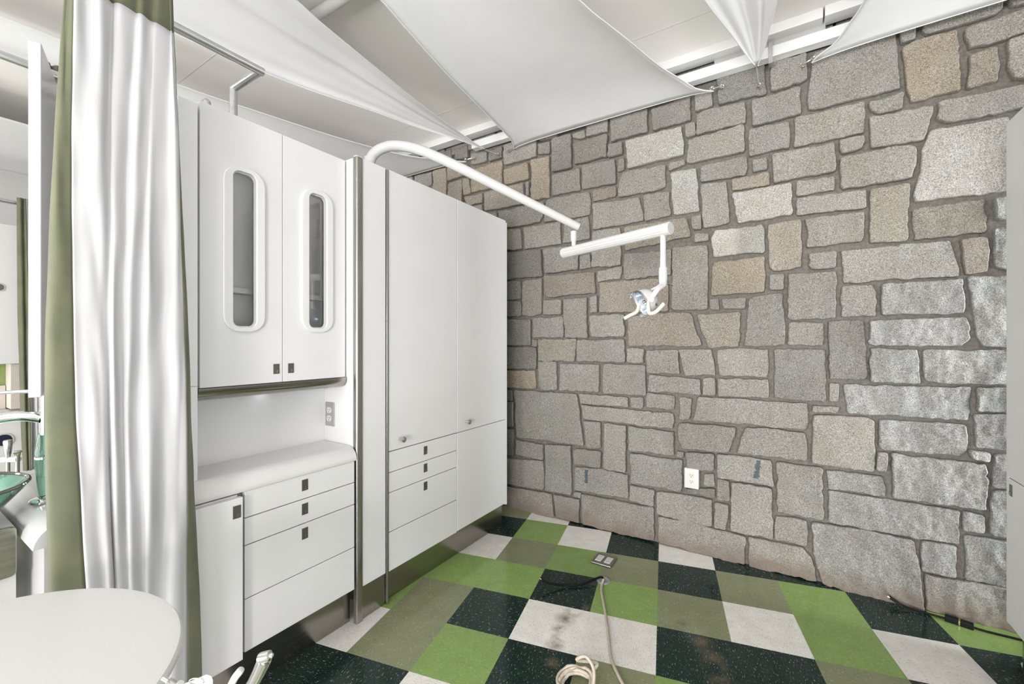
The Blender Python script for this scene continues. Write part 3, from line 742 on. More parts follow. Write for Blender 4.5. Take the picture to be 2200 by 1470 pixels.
# power outlets
def outlet_face(parent, c_, ax, up, nrm, mat):
    c_, ax, up, nrm = Vector(c_), Vector(ax), Vector(up), Vector(nrm)
    P_ = lambda a, b_, h: c_ + ax*a + up*b_ + nrm*h
    out = [(.0175*math.cos(a), max(-.0135, min(.0135, .0175*math.sin(a)))) for a in np.linspace(0, 2*PI, 28)[:-1]]
    r_ = MB().prism(out, lambda a,b_,h: P_(a,b_,h), .003).build('socket', mat, parent)
    s_ = MB()
    for dx, hh_ in ((-.0063,.0045),(.0063,.0036)): s_.obox(P_(dx,.003,.0031), ax, up, nrm, (.0011,hh_,.0003))
    s_.prism([(.0024*math.cos(a), -.0072+.0024*math.sin(a)) for a in np.linspace(0,2*PI,12)[:-1]], lambda a,b_,h: P_(a,b_,.003+h), .0005)
    s_.build('slots', M['slot'], r_)
o1 = thing('power_outlet', 'duplex outlet with steel cover plate on the divider panel above the counter', 'outlet', (-1.84,1.262,.95))
MB().box((-1.874,1.257,.892),(-1.808,1.2622,1.006)).build('cover_plate', M['outletgrey'], o1, bevel=.0015)
for z in (.969,.929): outlet_face(o1, (-1.841,1.2571,z), (-1,0,0), (0,0,1), (0,-1,0), M['plastic'])
o2 = thing('power_outlet', 'white duplex outlet low on the stone wall', 'outlet', (-.47,2.79,.46))
MB().box((-.51,2.778,.402),(-.43,2.815,.522)).build('cover_plate', M['plastic'], o2, bevel=.002)
for z in (.480,.444): outlet_face(o2, (-.47,2.7785,z), (-1,0,0), (0,0,1), (0,-1,0), M['cream'])
fo = thing('floor_outlet', 'steel floor outlet box with two white receptacles on the tiles', 'outlet', (-.888,2.412,0))
MB().box((-.948,2.35,0),(-.83,2.476,.012)).build('cover_plate', M['steel'], fo, bevel=.003)
for x in (-.916,-.862):
    r_ = MB().box((x-.018,2.378,.012),(x+.018,2.448,.0145)).build('receptacle', M['plastic'], fo, bevel=.001)
    for yy in (2.395,2.431):
        s_ = MB()
        for dx in (-.006,.006): s_.box((x+dx-.001,yy-.004,.0145),(x+dx+.001,yy+.004,.015))
        s_.build('slots', M['slot'], r_)
gm = MB().lathe([(.036,0),(.036,.004),(.032,.007),(.026,.007),(.024,.003),(.001,.002)], (-.818,2.212,0), (0,0,1), 28)
tag(gm.build('floor_grommet', M['outletgrey'], smooth=True), 'round grey cable grommet in the floor by the outlet box', 'grommet')
bk = MB().tube(bez([(-.815,2.21,.004),(-.828,2.205,.022),(-.86,2.16,.018),(-.90,2.10,.011),(-.978,2.042,.012),(-1.034,1.99,.03),(-1.069,1.967,.05)]), .006, 10)
bko = tag(bk.build('black_cable', M['black'], smooth=True), 'short black cable rising from the floor grommet with a loose end', 'cable')
MB().tube([(-1.069,1.967,.05),(-1.077,1.962,.055)], .0028, 8).build('bare_tip', M['gold'], bko)
bg = [(-.817,2.205,.004),(-.811,2.190,.02),(-.809,2.160,.009),(-.789,2.101,.007),(-.74,2.003,.007),(-.686,1.893,.007),(-.635,1.78,.007),(-.596,1.692,.007),(-.569,1.649,.007),(-.531,1.603,.007),(-.485,1.543,.007),(-.47,1.45,.007)]
tag(MB().tube(bez(bg), .0065, 10).build('beige_cord', M['beige'], smooth=True), 'long beige cord running from the floor grommet towards the viewer', 'cord')
cp = []
cc_ = Vector((-.655,1.475,0))
for k in range(110):
    a = k/110*2*PI*4.2; r_ = .062+.008*math.sin(k*.13); tilt = .35+.12*math.sin(k*.21)
    cp.append(cc_ + Vector((math.cos(a)*r_+.012*math.sin(k*.09), math.sin(a)*r_*.9, .0075+ (r_*tilt)*(1+math.sin(a+.9))*.5 + .001*(k%7))))
lp = bez([cp[-1], cp[-1]+Vector((.02,.03,.03)), (-.66,1.50,.085), (-.63,1.515,.10), (-.595,1.505,.07), (-.585,1.46,.02), (-.60,1.42,.008)], 8)
tag(MB().tube(cp+lp[1:], .0065, 10).build('coiled_hose', M['beige'], smooth=True), 'beige hose coiled in loops on the olive tile at the bottom edge', 'hose')
# cables by the stone wall
hd = thing('display_cable', 'black cable with a gold-tipped plug lying along the foot of the stone wall', 'cable', (.6,2.765,0))
MB().tube(bez([(.477,2.762,.022),(.528,2.764,.010),(.594,2.765,.006),(.64,2.760,.007)]), .0045, 10).build('lead', M['black'], hd, smooth=True)
MB().obox((.463,2.766,.028), (-.75,.12,.42), (0,1,0), (.42,0,.75), (.021,.010,.0055)).build('plug_body', M['black'], hd, bevel=.002)
MB().obox((.442,2.769,.040), (-.75,.12,.42), (0,1,0), (.42,0,.75), (.007,.007,.0022)).build('plug_tip', M['gold'], hd)
MB().obox((.660,2.752,.012), (1,-.25,0), (.25,1,0), (0,0,1), (.022,.014,.012)).build('coupler', M['black'], hd, bevel=.002)
ad = thing('cable_adapter', 'black adapter block joined to the plug end beside the stone wall', 'adapter', (.71,2.74,0))
MB().obox((.707,2.740,.012), (1,-.25,0), (.25,1,0), (0,0,1), (.021,.014,.012)).build('adapter_body', M['black'], ad, bevel=.002)
MB().obox((.6835,2.746,.012), (1,-.25,0), (.25,1,0), (0,0,1), (.0022,.0115,.009)).build('contact_band', M['gold'], ad)
MB().tube(bez([(.727,2.735,.009),(.77,2.735,.006),(.86,2.737,.006),(.98,2.74,.006)]), .0045, 10).build('lead', M['black'], ad, smooth=True)

# ------------------------------------------------------------------ right-hand cabinet
rc = thing('tall_cabinet', 'beige-white tall cabinet at the right edge facing the room', 'cabinet', (1.05,1.9,0))
MB().box((.786,.9,.16),(1.36,2.51,2.17)).build('carcass', M['carcass'], rc)
rm = M['white2']
MB().box((.764,.95,.755),(.784,2.512,2.18)).build('door', rm, rc, bevel=.0018)
ld = MB().box((.764,.95,.17),(.784,2.512,.751)).build('lower_door', rm, rc, bevel=.0018)
pull(.764, 2.482, .708, ld, .026, .045, -1)
MB().box((.766,2.515,.165),(1.37,2.532,2.178)).build('side_panel', rm, rc, bevel=.001)
MB().box((.80,.9,0),(.82,2.50,.16)).build('toe_kick', M['steel'], rc)
MB().lathe([(.03,0),(.032,.008),(.026,.016),(.010,.024),(.010,.165)], (.835,2.54-.02,0), (0,0,1), 20).build('levelling_foot', M['plastic'], rc, smooth=True)

# ------------------------------------------------------------------ examination light
L = thing('examination_light', 'white dental examination light on a bent pipe arm in front of the stone wall', 'lamp', (-1.75,1.42,0))
A0 = Vector((-1.75,1.42,0)); AD = Vector((.801,.738,0))/1.0
arm = [A0 + AD*0*s_ + Vector((0,0,z)) for s_, z in ()]
ctrl = [(0,.02),(0,1.2),(0,2.14),(0,2.19),(.012,2.232),(.048,2.268),(.11,2.290),(.2,2.283),(.30,2.249),(.42,2.195)]
ap = bez([A0 + Vector((.824*s_, .705*s_, z)) for s_, z in ctrl], 6) + [Vector((-.926,2.125,1.915))]
MB().tube(ap, [.0255]*(len(ap)-1)+[.0205], 20).build('pipe_arm', M['enamel'], L, smooth=True)
pn = MB().lathe([(.0125,0),(.0125,.03),(.015,.034),(.017,.05),(.017,.086)], (-.948,2.111,1.805), (0,0,1), 18)
pn.build('pivot_pin', M['enamel'], L, smooth=True)
c0, c1 = Vector((-1.023,2.134,1.786)), Vector((-.405,1.911,1.786)); cdx = (c1-c0).normalized()
prof_ = []
N_ = 72; side = cdx.cross(UP)
cv = []
for (p, r_) in ((c0,.024),(c0+cdx*.004,.0275),(c1-cdx*.03,.0275),(c1-cdx*.0295,.0288),(c1-cdx*.003,.0288),(c1,.025)):
    for k in range(N_):
        a = 2*PI*k/N_; rr_ = r_ - (.0024 if (k % 6 == 0 and r_ == .0275) else 0)
        cv.append(p + side*math.cos(a)*rr_ + UP*math.sin(a)*rr_)
cf = [(i*N_+k, i*N_+(k+1)%N_, (i+1)*N_+(k+1)%N_, (i+1)*N_+k) for i in range(5) for k in range(N_)] + [tuple(range(N_)), tuple(range(5*N_,6*N_))]
MB().add(cv, cf).build('spring_arm', M['enamel'], L)
dp = c1 - cdx*.038
MB().lathe([(.0125,0),(.0125,-.10),(.0132,-.101),(.0132,-.14),(.018,-.148),(.0185,-.19),(.0165,-.215),(.013,-.222)], (dp.x,dp.y,1.766), (0,0,1), 20).build('drop_rod', M['enamel'], L, smooth=True)
J = Vector((dp.x,dp.y,1.565))
HC = Vector((-.513,1.880,1.470))                      # head centre
FD = (RT*-.86 - UP*.44 - FW*.06).normalized()         # the way the light points
SD = (FW - FD*FW.dot(FD)).normalized(); UD = SD.cross(FD)
if UD.z < 0: UD = -UD
# yoke: two flat arms from the rod down to the head
for sg in (-1, 1):
    pv = HC + SD*(.052*sg) - FD*.012
    yk = bez([J + Vector((0,0,.01)), J + SD*(.02*sg) - UP*.02 - RT*.004, J*.45 + pv*.55 + SD*(.016*sg) + UP*.004, pv], 8)
    MB().tube(yk, .011, 12, flat=.55).build('yoke_arm', M['enamel'], L, smooth=True)
    MB().lathe([(.013,-.006),(.014,0),(.013,.008)], pv, SD*sg, 16).build('yoke_pivot', M['enamel'], L, smooth=True)
tl = MB().tube([J - UP*.012 + RT*.012, J - UP*.022 + RT*.045], .0025, 8); tl.build('tension_lever', M['chrome'], L)
hd_ = MB().lathe([(.002,-.058),(.022,-.056),(.040,-.046),(.052,-.028),(.058,-.005),(.060,.012),(.057,.012),(.054,-.004),(.047,-.024),(.036,-.040),(.02,-.048),(.002,-.05)], HC, FD, 40, cap=False)
hs = hd_.build('lamp_head', M['enamel'], L, smooth=True)
MB().lathe([(.002,-.044),(.02,-.041),(.036,-.032),(.047,-.016),(.052,.004)], HC, FD, 40, cap=False).build('reflector', M['reflector'], hs, smooth=True)
MB().lathe([(.007,-.02),(.007,.0),(.004,.004),(.0005,.005)], HC, FD, 12).build('bulb', M['satin'], hs, smooth=True)
sv = []
for h_, r_ in ((.004,.0605),(.028,.0625)):
    for k in range(41): a = 2*PI*k/40; sv.append(HC + FD*h_ + (SD*math.cos(a)+UD*math.sin(a))*r_)
MB().add(sv, [(k,k+1,42+k,41+k) for k in range(40)]).build('clear_shield', M['shield'], hs, smooth=True)
for k in range(3):
    MB().obox(HC - FD*(.042-.004*k) + UD*(.036+.006*k)*0 - SD*.034 - UP*(.028-.004*k), FD, SD, UD, (.002,.012,.012)).build('vent_fin', M['slot'], hs)
for sg, dx in ((-1, 1),(1, 1)):
    b0 = HC + SD*(.054*sg) + FD*.002
    hp = bez([b0, b0 - UP*.03 - SD*(.004*sg)*-1, b0 - UP*.052 + RT*.008, b0 - UP*.046 + RT*.035, b0 - UP*.012 + RT*.068], 7) if sg < 0 else bez([b0 - UP*.01, b0 - UP*.036 - RT*.01, b0 - UP*.052 - RT*.04, b0 - UP*.066 - RT*.066], 7)
    MB().tube(hp, [.0085]*len(hp), 12).build('handle', M['cream'], L, smooth=True)

# ------------------------------------------------------------------ curtains and rails
def rail(label, cx, rx, px_, y1, z, yend, pz, arm_dir):
    r_ = thing('curtain_rail', label, 'rail', (px_, y1, pz), 'galvanised curtain rails')
    MB().tube([(px_,y1,pz),(px_,y1,z)], .0145, 16).build('rail_post', M['rail'], r_, smooth=True)
    MB().tube([(px_,y1,z-.012),(px_,y1,z),(rx,y1,z)], .0145, 16).build('rail_elbow', M['rail'], r_, smooth=True)
    MB().tube([(rx,y1+.012,z),(rx,yend,z)], .0145, 16).build('rail_tube', M['rail'], r_, smooth=True)
    return r_
rail('galvanised curtain rail bent up from the upper cabinet, holding the large curtain', 0, -1.632, -1.831, .828, 2.30, -1.2, 2.14, 1)
rail('galvanised curtain rail on the far side of the cabinet row', 0, -2.385, -2.10, .845, 2.335, -1.2, 2.14, -1)

def curtain_sheet(cols, z0, z1, zt_, nz_, wob, seed):
    # cols: per fold line (y at top, middle, bottom, x-offset); z levels zt_ give where those three apply
    U = []
    n = len(cols); sub = 6
    for i in range(n-1):
        for k in range(sub): U.append(i+k/sub)
    U.append(n-1.0)
    def cr(j, t_):
        i = min(int(t_), n-2); f = t_-i
        p0, p1, p2, p3 = [cols[max(0,min(n-1,q_))][j] for q_ in (i-1,i,i+1,i+2)]
        return .5*((2*p1)+(p2-p0)*f+(2*p0-5*p1+4*p2-p3)*f*f+(3*p1-p0-3*p2+p3)*f**3)
    V = []
    for a in range(nz_+1):
        z = z1+(z0-z1)*a/nz_
        row = []
        for t_ in U:
            yt, ym, yb, dx = cr(0,t_), cr(1,t_), cr(2,t_), cr(3,t_)
            zt, zm, zb = zt_
            l0 = (z-zm)*(z-zb)/((zt-zm)*(zt-zb)); l1 = (z-zt)*(z-zb)/((zm-zt)*(zm-zb)); l2 = (z-zt)*(z-zm)/((zb-zt)*(zb-zm))
            y = yt*l0+ym*l1+yb*l2
            w = mnoise.noise(Vector((t_*.8+seed, z*2.2, seed)))*wob + mnoise.noise(Vector((t_*1.3+seed*2, z*6, 3)))*wob*.35
            amp = .75+.25*math.cos((z-.3)*1.1)
            row.append((dx*amp+w, y+w*.1, z))
        V.append(row)
    return U, V
def make_curtain(label, X0, cols, split, z0, z1, zt_, zhead, flip, seed, ring_x, rz):
    c_ = thing('curtain', label, 'curtain', (X0, cols[len(cols)//2][0], z0), 'green bay curtains')
    U, V = curtain_sheet(cols, z0, z1, zt_, 90, .012, seed)
    def part(name, mat, f):
        m_ = MB(); idx = {}
        for a in range(len(V)-1):
            for k in range(len(U)-1):
                if f((U[k]+U[k+1])/2, (V[a][k][2]+V[a+1][k][2])/2):
                    q_ = []
                    for (aa, kk) in ((a,k),(a,k+1),(a+1,k+1),(a+1,k)):
                        if (aa,kk) not in idx: idx[(aa,kk)] = len(m_.v); p = V[aa][kk]; m_.v.append((X0+flip*p[0], p[1], p[2]))
                        q_.append(idx[(aa,kk)])
                    m_.f.append(tuple(q_))
        o_ = m_.build(name, mat, c_, fix=False); o_.data.polygons.foreach_set('use_smooth', [True]*len(m_.f))
        s_ = o_.modifiers.new('Solidify','SOLIDIFY'); s_.thickness = .003; s_.offset = 0
        return o_
    a_, b_ = split
    part('lining', M['lining'], lambda t_, z: a_ < t_ < b_ and z < zhead)['label'] = 'white lining of the curtain'
    part('header_band', M['velvet'], lambda t_, z: a_ < t_ < b_ and z >= zhead)
    part('velvet_edge', M['velvet'], lambda t_, z: t_ < a_)
    part('velvet_edge', M['velvet'], lambda t_, z: t_ > b_)
    return c_
cols1 = [(0.303,0.280,0.286,-0.0310),(0.311,0.288,0.296,-0.0050),(0.321,0.323,0.348,0.0039),(0.346,0.350,0.383,0.0017),(0.371,0.375,0.392,0.0134),(0.396,0.392,0.407,-0.0039),(0.408,0.399,0.411,0.0106),(0.440,0.422,0.432,-0.0056),(0.452,0.434,0.437,0.0123),(0.480,0.461,0.466,-0.0056),(0.493,0.476,0.476,0.0118),(0.527,0.515,0.513,-0.0050),(0.535,0.546,0.538,0.0112),(0.544,0.564,0.574,0.0000),(0.547,0.580,0.607,-0.0180),(0.542,0.576,0.606,-0.0300)]
make_curtain('tall green velvet curtain with a white lining turned outward, hanging on the near rail', -1.560, cols1, (2,13), .03, 2.42, (2.1,1.33,.55), 2.24, 1, 1.3, -1.632, 2.30)
c2 = thing('curtain', 'green curtain seen behind the open cupboard door', 'curtain', (-2.39,.42,.9), 'green bay curtains')
U, V = curtain_sheet([(.402+.013*k, .402+.013*k, .402+.013*k, .022*(-1)**k) for k in range(11)], .9, 2.385, (2.3,1.8,1.2), 40, .01, 7.7)
m_ = MB(); nU = len(U)
for row in V: m_.v += [(-2.425+p[0], p[1], p[2]) for p in row]
m_.f = [(a*nU+k, a*nU+k+1, (a+1)*nU+k+1, (a+1)*nU+k) for a in range(len(V)-1) for k in range(nU-1)]
o_ = m_.build('drape', M['velvet'], c2, fix=False); o_.data.polygons.foreach_set('use_smooth', [True]*len(m_.f)); s_ = o_.modifiers.new('Solidify','SOLIDIFY'); s_.thickness = .003

# cupboard over the washstand: door ajar
uc = thing('wall_cupboard', 'white wall cupboard with its door standing ajar, left of the curtain', 'cupboard', (-1.95,.5,1.14))
MB().box((-2.12,.41,1.15),(-2.10,.595,2.13)).box((-2.12,.575,1.15),(-1.76,.595,2.13)).box((-1.78,.41,1.15),(-1.76,.595,2.13)).box((-2.12,.41,2.11),(-1.76,.595,2.13)).box((-2.12,.41,1.15),(-1.76,.595,1.17)).build('carcass', M['inner'], uc)
h0 = Vector((-2.09,.393,0)); h1 = Vector((-1.77,.291,0)); dd = (h1-h0).normalized(); nn = Vector((dd.y,-dd.x,0))
if nn.y > 0: nn = -nn
dm = MB().obox((h0+h1)/2 + Vector((0,0,1.64)) + nn*.002, dd, nn, UP, ((h1-h0).length/2,.0125,.50)).build('door', M['enamel'], uc, bevel=.002)
for z in (2.0, 1.30):
    hg = h0 + dd*.035 - nn*.002
    MB().obox(hg + Vector((0,0,z)), dd, nn, UP, (.012,.004,.028)).obox(hg - dd*.02 - nn*.012 + Vector((0,0,z)), dd, nn, UP, (.014,.010,.010)).build('hinge', M['satin'], dm, bevel=.001)
MB().obox(h1 - dd*.04 - nn*.001 + Vector((0,0,2.085)), dd, nn, UP, (.008,.003,.006)).build('catch_plate', M['satin'], dm)

# washstand counter, basin, faucet
ws = thing('washstand', 'white washstand with rounded counter edge behind the curtain', 'washstand', (-1.95,.45,0))
bp = [(.262,.757),(.266,.775)] + [(.335-.07*math.cos(a), .762+.056*math.sin(a)) for a in np.linspace(.25, PI/2, 9)] + [(.596,.818),(.596,.757)]
MB().prism(bp, lambda p,q_,w: (-2.30+w, p, q_), .672-.0).build('counter_slab', M['enamel'], ws, smooth=True)
MB().box((-2.28,.286,.0),(-1.65,.596,.757)).build('cabinet_body', M['enamel'], ws)
MB().box((-1.649,.33,.10),(-1.642,.58,.735)).build('side_door', M['enamel'], ws, bevel=.0015)
MB().box((-2.14,-.05,0),(-1.775,.255,.785)).build('basin_stand', M['enamel'], ws)
MB().prism(rrect(.29,.135,.012,4,(.110,.727)), lambda p,q_,w: (-1.7745+w,p,q_), .012).build('steel_apron', M['steel'], ws, bevel=.002)
bs = thing('vessel_basin', 'green glass vessel basin with a dark rim on the washstand', 'basin', (-1.91,.105,.786))
pr = [(.075,.0),(.11,.012),(.15,.045),(.185,.088),(.197,.106),(.190,.107),(.178,.09),(.143,.05),(.105,.019),(.07,.008),(.001,.007)]
MB().lathe([(.001,0)]+pr, (-1.91,.105,.786), (0,0,1), 56, cap=False).build('bowl', M['gglass'], bs, smooth=True)
MB().tube([(-1.91+.1935*math.cos(a), .105+.1935*math.sin(a), .893) for a in np.linspace(0,2*PI,65)], .0052, 8, cap=False).build('rim', M['rimglass'], bs, smooth=True)
class MBF(MB):
    def build(s, *a, **k):
        s.v = [(x-.008, y-.010, z) for x, y, z in s.v]; return MB.build(s, *a, **k)
fa = thing('faucet', 'tall chrome faucet with a green glass stem beside the glass basin', 'faucet', (-1.862,.333,.818))
MBF().lathe([(.030,0),(.031,.006),(.026,.012),(.018,.014)], (-1.862,.333,.818), (0,0,1), 28).build('base_flange', M['chrome'], fa, smooth=True)
MBF().box((-1.886,.338,.83),(-1.880,.352,1.14)).box((-1.862,.346,.83),(-1.838,.352,1.14)).build('back_plate', M['chrome'], fa, bevel=.001)
MBF().lathe([(.008,0),(.012,.03),(.0175,.10),(.0175,.135),(.012,.18),(.002,.215)], (-1.872,.333,.832), (0,0,1), 20).build('glass_stem', M['gglass'], fa, smooth=True)
MBF().lathe([(.018,0),(.018,.006),(.0165,.008)], (-1.872,.333,.945), (0,0,1), 20, cap=False).build('stem_ring', M['chrome'], fa, smooth=True)
MBF().prism(rrect(.042,.030,.006,4,(-1.862,.340)), lambda p,q_,w: (p,q_,1.02+w), .125).build('valve_body', M['chrome'], fa, smooth=True)
MBF().tube(bez([(-1.868,.330,1.068),(-1.885,.29,1.078),(-1.90,.235,1.072),(-1.905,.185,1.045),(-1.91,.15,1.0)],7), [.0155]*29, 16).build('spout', M['chrome'], fa, smooth=True)
MBF().tube([(-1.862,.335,1.142),(-1.862,.335,1.150),(-1.875,.262,1.151),(-1.882,.235,1.150)], .0055, 12).build('lever', M['chrome'], fa, smooth=True)

# ------------------------------------------------------------------ next bay, seen past the cupboard door
n1 = thing('wall_cabinet', 'white wall cabinet in the next bay with an oval recessed pull', 'cabinet', (-5.0,.3,1.135))
MB().box((-5.3,-.3,1.137),(-4.772,.70,2.15)).build('carcass', M['inner'], n1)
MB().box((-4.77,.0,1.137),(-4.75,.70,2.15)).build('door', M['white2'], n1, bevel=.002)
MB().prism(rrect(.082,.062,.03,8,(.592,1.69)), lambda p,q_,w: (-4.75+w,p,q_), .003).build('pull_rim', M['cream'], n1)
MB().prism(rrect(.066,.048,.024,8,(.592,1.69)), lambda p,q_,w: (-4.7468+w,p,q_), .0015).build('oval_pull', M['pull'], n1)
n2 = thing('base_cabinet', 'white base cabinet in the next bay behind the glass basin', 'cabinet', (-5.0,.3,0))
MB().box((-5.3,-.3,.0),(-4.74,.80,.75)).build('carcass', M['white2'], n2)
MB().prism(rrect(.10,.10,.048,10,(.622,.588)), lambda p,q_,w: (-4.739+w,p,q_), .004).build('port_rim', M['cream'], n2)
MB().prism(rrect(.08,.08,.039,10,(.622,.588)), lambda p,q_,w: (-4.7348+w,p,q_), .002).build('round_port', M['navy'], n2)
tag(MB().box((-5.3,-.3,.752),(-4.70,.80,.79)).build('countertop', M['counter'], bevel=.006), 'white countertop in the next bay below the green back panel', 'countertop')
tag(MB().box((-5.0,-.3,.97),(-4.985,.662,1.136)).build('niche_back_panel', M['greenpanel']), 'green back panel under the wall cabinet of the next bay', 'panel')
tag(MB().box((-5.02,-.3,.792),(-4.96,.66,.968)).build('niche_plinth', M['taupe']), 'taupe ledge below the green panel in the next bay', 'panel')
tag(MB().box((-5.3,.664,.80),(-4.80,.72,1.134)).build('niche_side_panel', M['taupe'], bevel=.001), 'taupe side panel beside the green panel in the next bay', 'panel')
rail('thin galvanised curtain rail in the next bay with the eyeleted curtain', 0, -4.69, -4.90, .98, 2.305, -1.0, 2.15, 1)
c3 = thing('curtain', 'green and white eyeleted curtain hanging in the next bay', 'curtain', (-4.66,.74,.36), 'green bay curtains')
U, V = curtain_sheet([(.672,.680,.70,-.03),(.690,.698,.715,.02),(.702,.710,.722,-.01),(.716,.728,.735,.03),(.735,.742,.75,-.02),(.75,.76,.77,.03),(.77,.778,.785,-.02),(.80,.80,.81,.02)], .36, 2.335, (2.2,1.4,.5), 60, .012, 9.2)
def c3part(name, mat, lo, hi):
    m_ = MB(); nU = len(U); ks = [k for k in range(nU) if lo <= U[k] <= hi]
    for row in V: m_.v += [(-4.64+row[k][0]*.55, row[k][1], row[k][2]) for k in ks]
    n = len(ks); m_.f = [(a*n+k, a*n+k+1, (a+1)*n+k+1, (a+1)*n+k) for a in range(len(V)-1) for k in range(n-1)]
    o_ = m_.build(name, mat, c3, fix=False); o_.data.polygons.foreach_set('use_smooth', [True]*len(m_.f)); s_ = o_.modifiers.new('Solidify','SOLIDIFY'); s_.thickness = .003
c3part('velvet_edge', M['velvet'], 0, 3); c3part('lining', M['lining'], 3, 7)
MB().tube([(-4.665+.022*math.cos(a)*.1, .712+.022*math.cos(a), 2.30+.022*math.sin(a)) for a in np.linspace(0,2*PI,25)], .004, 8, cap=False).build('eyelet', M['cream'], c3, smooth=True)
ib = thing('instrument_stand', 'white instrument bar with two slim steel handpiece cords in the next bay', 'stand', (-3.2,.42,0))
MB().tube([(-3.30,.30,.725),(-3.03,.443,.745)], .013, 14).build('bar', M['plastic'], ib, smooth=True)
MB().tube([(-3.28,.31,.0),(-3.28,.31,.73)], .02, 14).build('stand_post', M['enamel'], ib, smooth=True)
MB().lathe([(.14,0),(.14,.015),(.05,.03),(.02,.03)], (-3.28,.31,0), (0,0,1), 28).build('stand_foot', M['enamel'], ib, smooth=True)
for (x, y, zt) in ((-3.072,.416,.835),(-3.032,.44,.785)):
    MB().lathe([(.008,0),(.008,.10),(.012,.12),(.016,zt-.66),(.013,zt-.655)], (x,y,.655), (0,0,1), 14).build('handpiece_holder', M['satin'], ib, smooth=True)
    MB().tube(bez([(x,y,.66),(x+.01,y+.01,.5),(x+.03,y,.3),(x+.02,y-.02,.02)],6), .006, 8).build('instrument_hose', M['beige'], ib, smooth=True)

# ------------------------------------------------------------------ round table in the foreground
tb = thing('side_table', 'round white-topped table in the lower left foreground', 'table', (-1.086,.019,0))
MB().lathe([(.001,.716),(.32,.716),(.342,.722),(.351,.735),(.351,.743),(.347,.749),(.335,.75),(.001,.75)], (-1.086,.019,0), (0,0,1), 96, cap=False).build('tabletop', M['counter'], tb, smooth=True)
MB().lathe([(.001,0),(.22,0),(.22,.012),(.05,.03),(.045,.68),(.10,.716)], (-1.086,.019,0), (0,0,1), 40, cap=False).build('pedestal', M['enamel'], tb, smooth=True)

# ------------------------------------------------------------------ delivery unit at the bottom edge
du = thing('dental_delivery_unit', 'white dental instrument tray unit at the bottom edge, left of centre', 'dental unit', (-.5,.12,0))
MB().prism(rrect(.20,.17,.03,6,(-.55,.10)), lambda p,q_,w: (p,q_,.80+w), .05).build('tray_body', M['enamel'], du, bevel=.006, seg=3)
MB().tube([(-.55,.08,.02),(-.55,.08,.80)], .025, 18).build('column', M['enamel'], du, smooth=True)
MB().lathe([(.001,0),(.20,0),(.20,.02),(.04,.045),(.026,.05)], (-.55,.08,0), (0,0,1), 40, cap=False).build('base', M['enamel'], du, smooth=True)
def at(px, py, D): return Vector((0,0,1.296)) + (FW + RT*((px-1100)/914.2) + UP*((735-py)/914.2))*D
pl = [(-.553,.1817,.9293),(-.5426,.1883,.9303),(-.5139,.2065,.9445),(-.5094,.2094,.9426),(-.5081,.2102,.9381),(-.509,.2096,.9150),(-.553,.1817,.9080)]
off = Vector((-.0095,.0036,-.0064))
m_ = MB(); n_ = len(pl); m_.v = [Vector(p) for p in pl] + [Vector(p)+off for p in pl]
m_.f = [tuple(range(n_)), tuple(reversed(range(n_,2*n_)))] + [(k,(k+1)%n_,n_+(k+1)%n_,n_+k) for k in range(n_)]
hb = m_.build('holder_bar', M['enamel'], du, bevel=.0015)
MB().tube([Vector((-.5218,.2010,.9375)) + Vector((.0065*math.cos(a), .0040*math.cos(a)-.001, .0038*math.sin(a))) for a in np.linspace(0,2*PI,21)], .0006, 6, cap=False).build('oval_mark', M['outletgrey'], hb)
MB().tube([(-.531,.199,.912),(-.54,.16,.86)], .010, 12).build('holder_stem', M['enamel'], du, smooth=True)
MB().tube([(-.5373,.1917,.9352),(-.545,.187,.921)], .0035, 10).build('toggle_switch', M['plastic'], du, smooth=True)
bt = MB().tube([(-.5534,.1814,.9406),(-.5468,.1855,.9358)], .0024, 12).build('bolt', M['chrome'], du, smooth=True)
MB().lathe([(.0048,0),(.0048,.0032)], (-.5485,.1845,.9370), (.64,.40,-.55), 6).build('hex_nut', M['chrome'], bt)
MB().tube([(-.5468,.1855,.9358),(-.5395,.190,.930)], .0042, 12).build('washer', M['satin'], bt, smooth=True)
hp = thing('dental_handpiece', 'steel dental handpiece with angled head standing at the bottom edge', 'handpiece', (-.5038,.2366,.8976))
a0, a1, a2 = Vector((-.5038,.2366,.8976)), Vector((-.4938,.243,.9181)), Vector((-.4885,.2466,.9305))
MB().tube([Vector((-.548,.235,.79)), Vector((-.528,.232,.835)), a0, a1], [.006,.0068,.0068,.0066], 18).build('grip', M['satin'], hp, smooth=True)
MB().tube([a1, a2, Vector((-.4832,.2498,.9440))], [.0063,.0068,.0074], 20).build('neck', M['satin'], hp, smooth=True)
ha = Vector((-.4825,.2502,.9478)); hx = Vector((-.80,-.50,-.25)).normalized()
hd2 = MB().lathe([(.0045,-.0062),(.0056,-.0054),(.0058,.0035),(.0052,.0062),(.0040,.0068),(.0038,.0062),(.0005,.0060)], ha, hx, 22).build('head', M['chrome'], hp, smooth=True)
MB().lathe([(.0022,0),(.0026,.001),(.0020,.003),(.0006,.0035)], ha - hx*.0062, -hx, 12).build('bur_socket', M['chrome'], hd2)
sy = thing('suction_tip', 'white plastic suction tip beside the steel dental handpiece', 'suction tip', (-.522,.225,.9001))
MB().tube(bez([(-.5045,.2362,.9345),(-.5062,.2351,.9315),(-.5103,.2325,.9253),(-.5147,.2297,.9156),(-.522,.225,.9001),(-.545,.20,.86),(-.552,.19,.83)],5), [.0030]+[.0036]*3+[.0040]*12+[.0048]*15, 14).build('tip_tube', M['plastic'], sy, smooth=True)

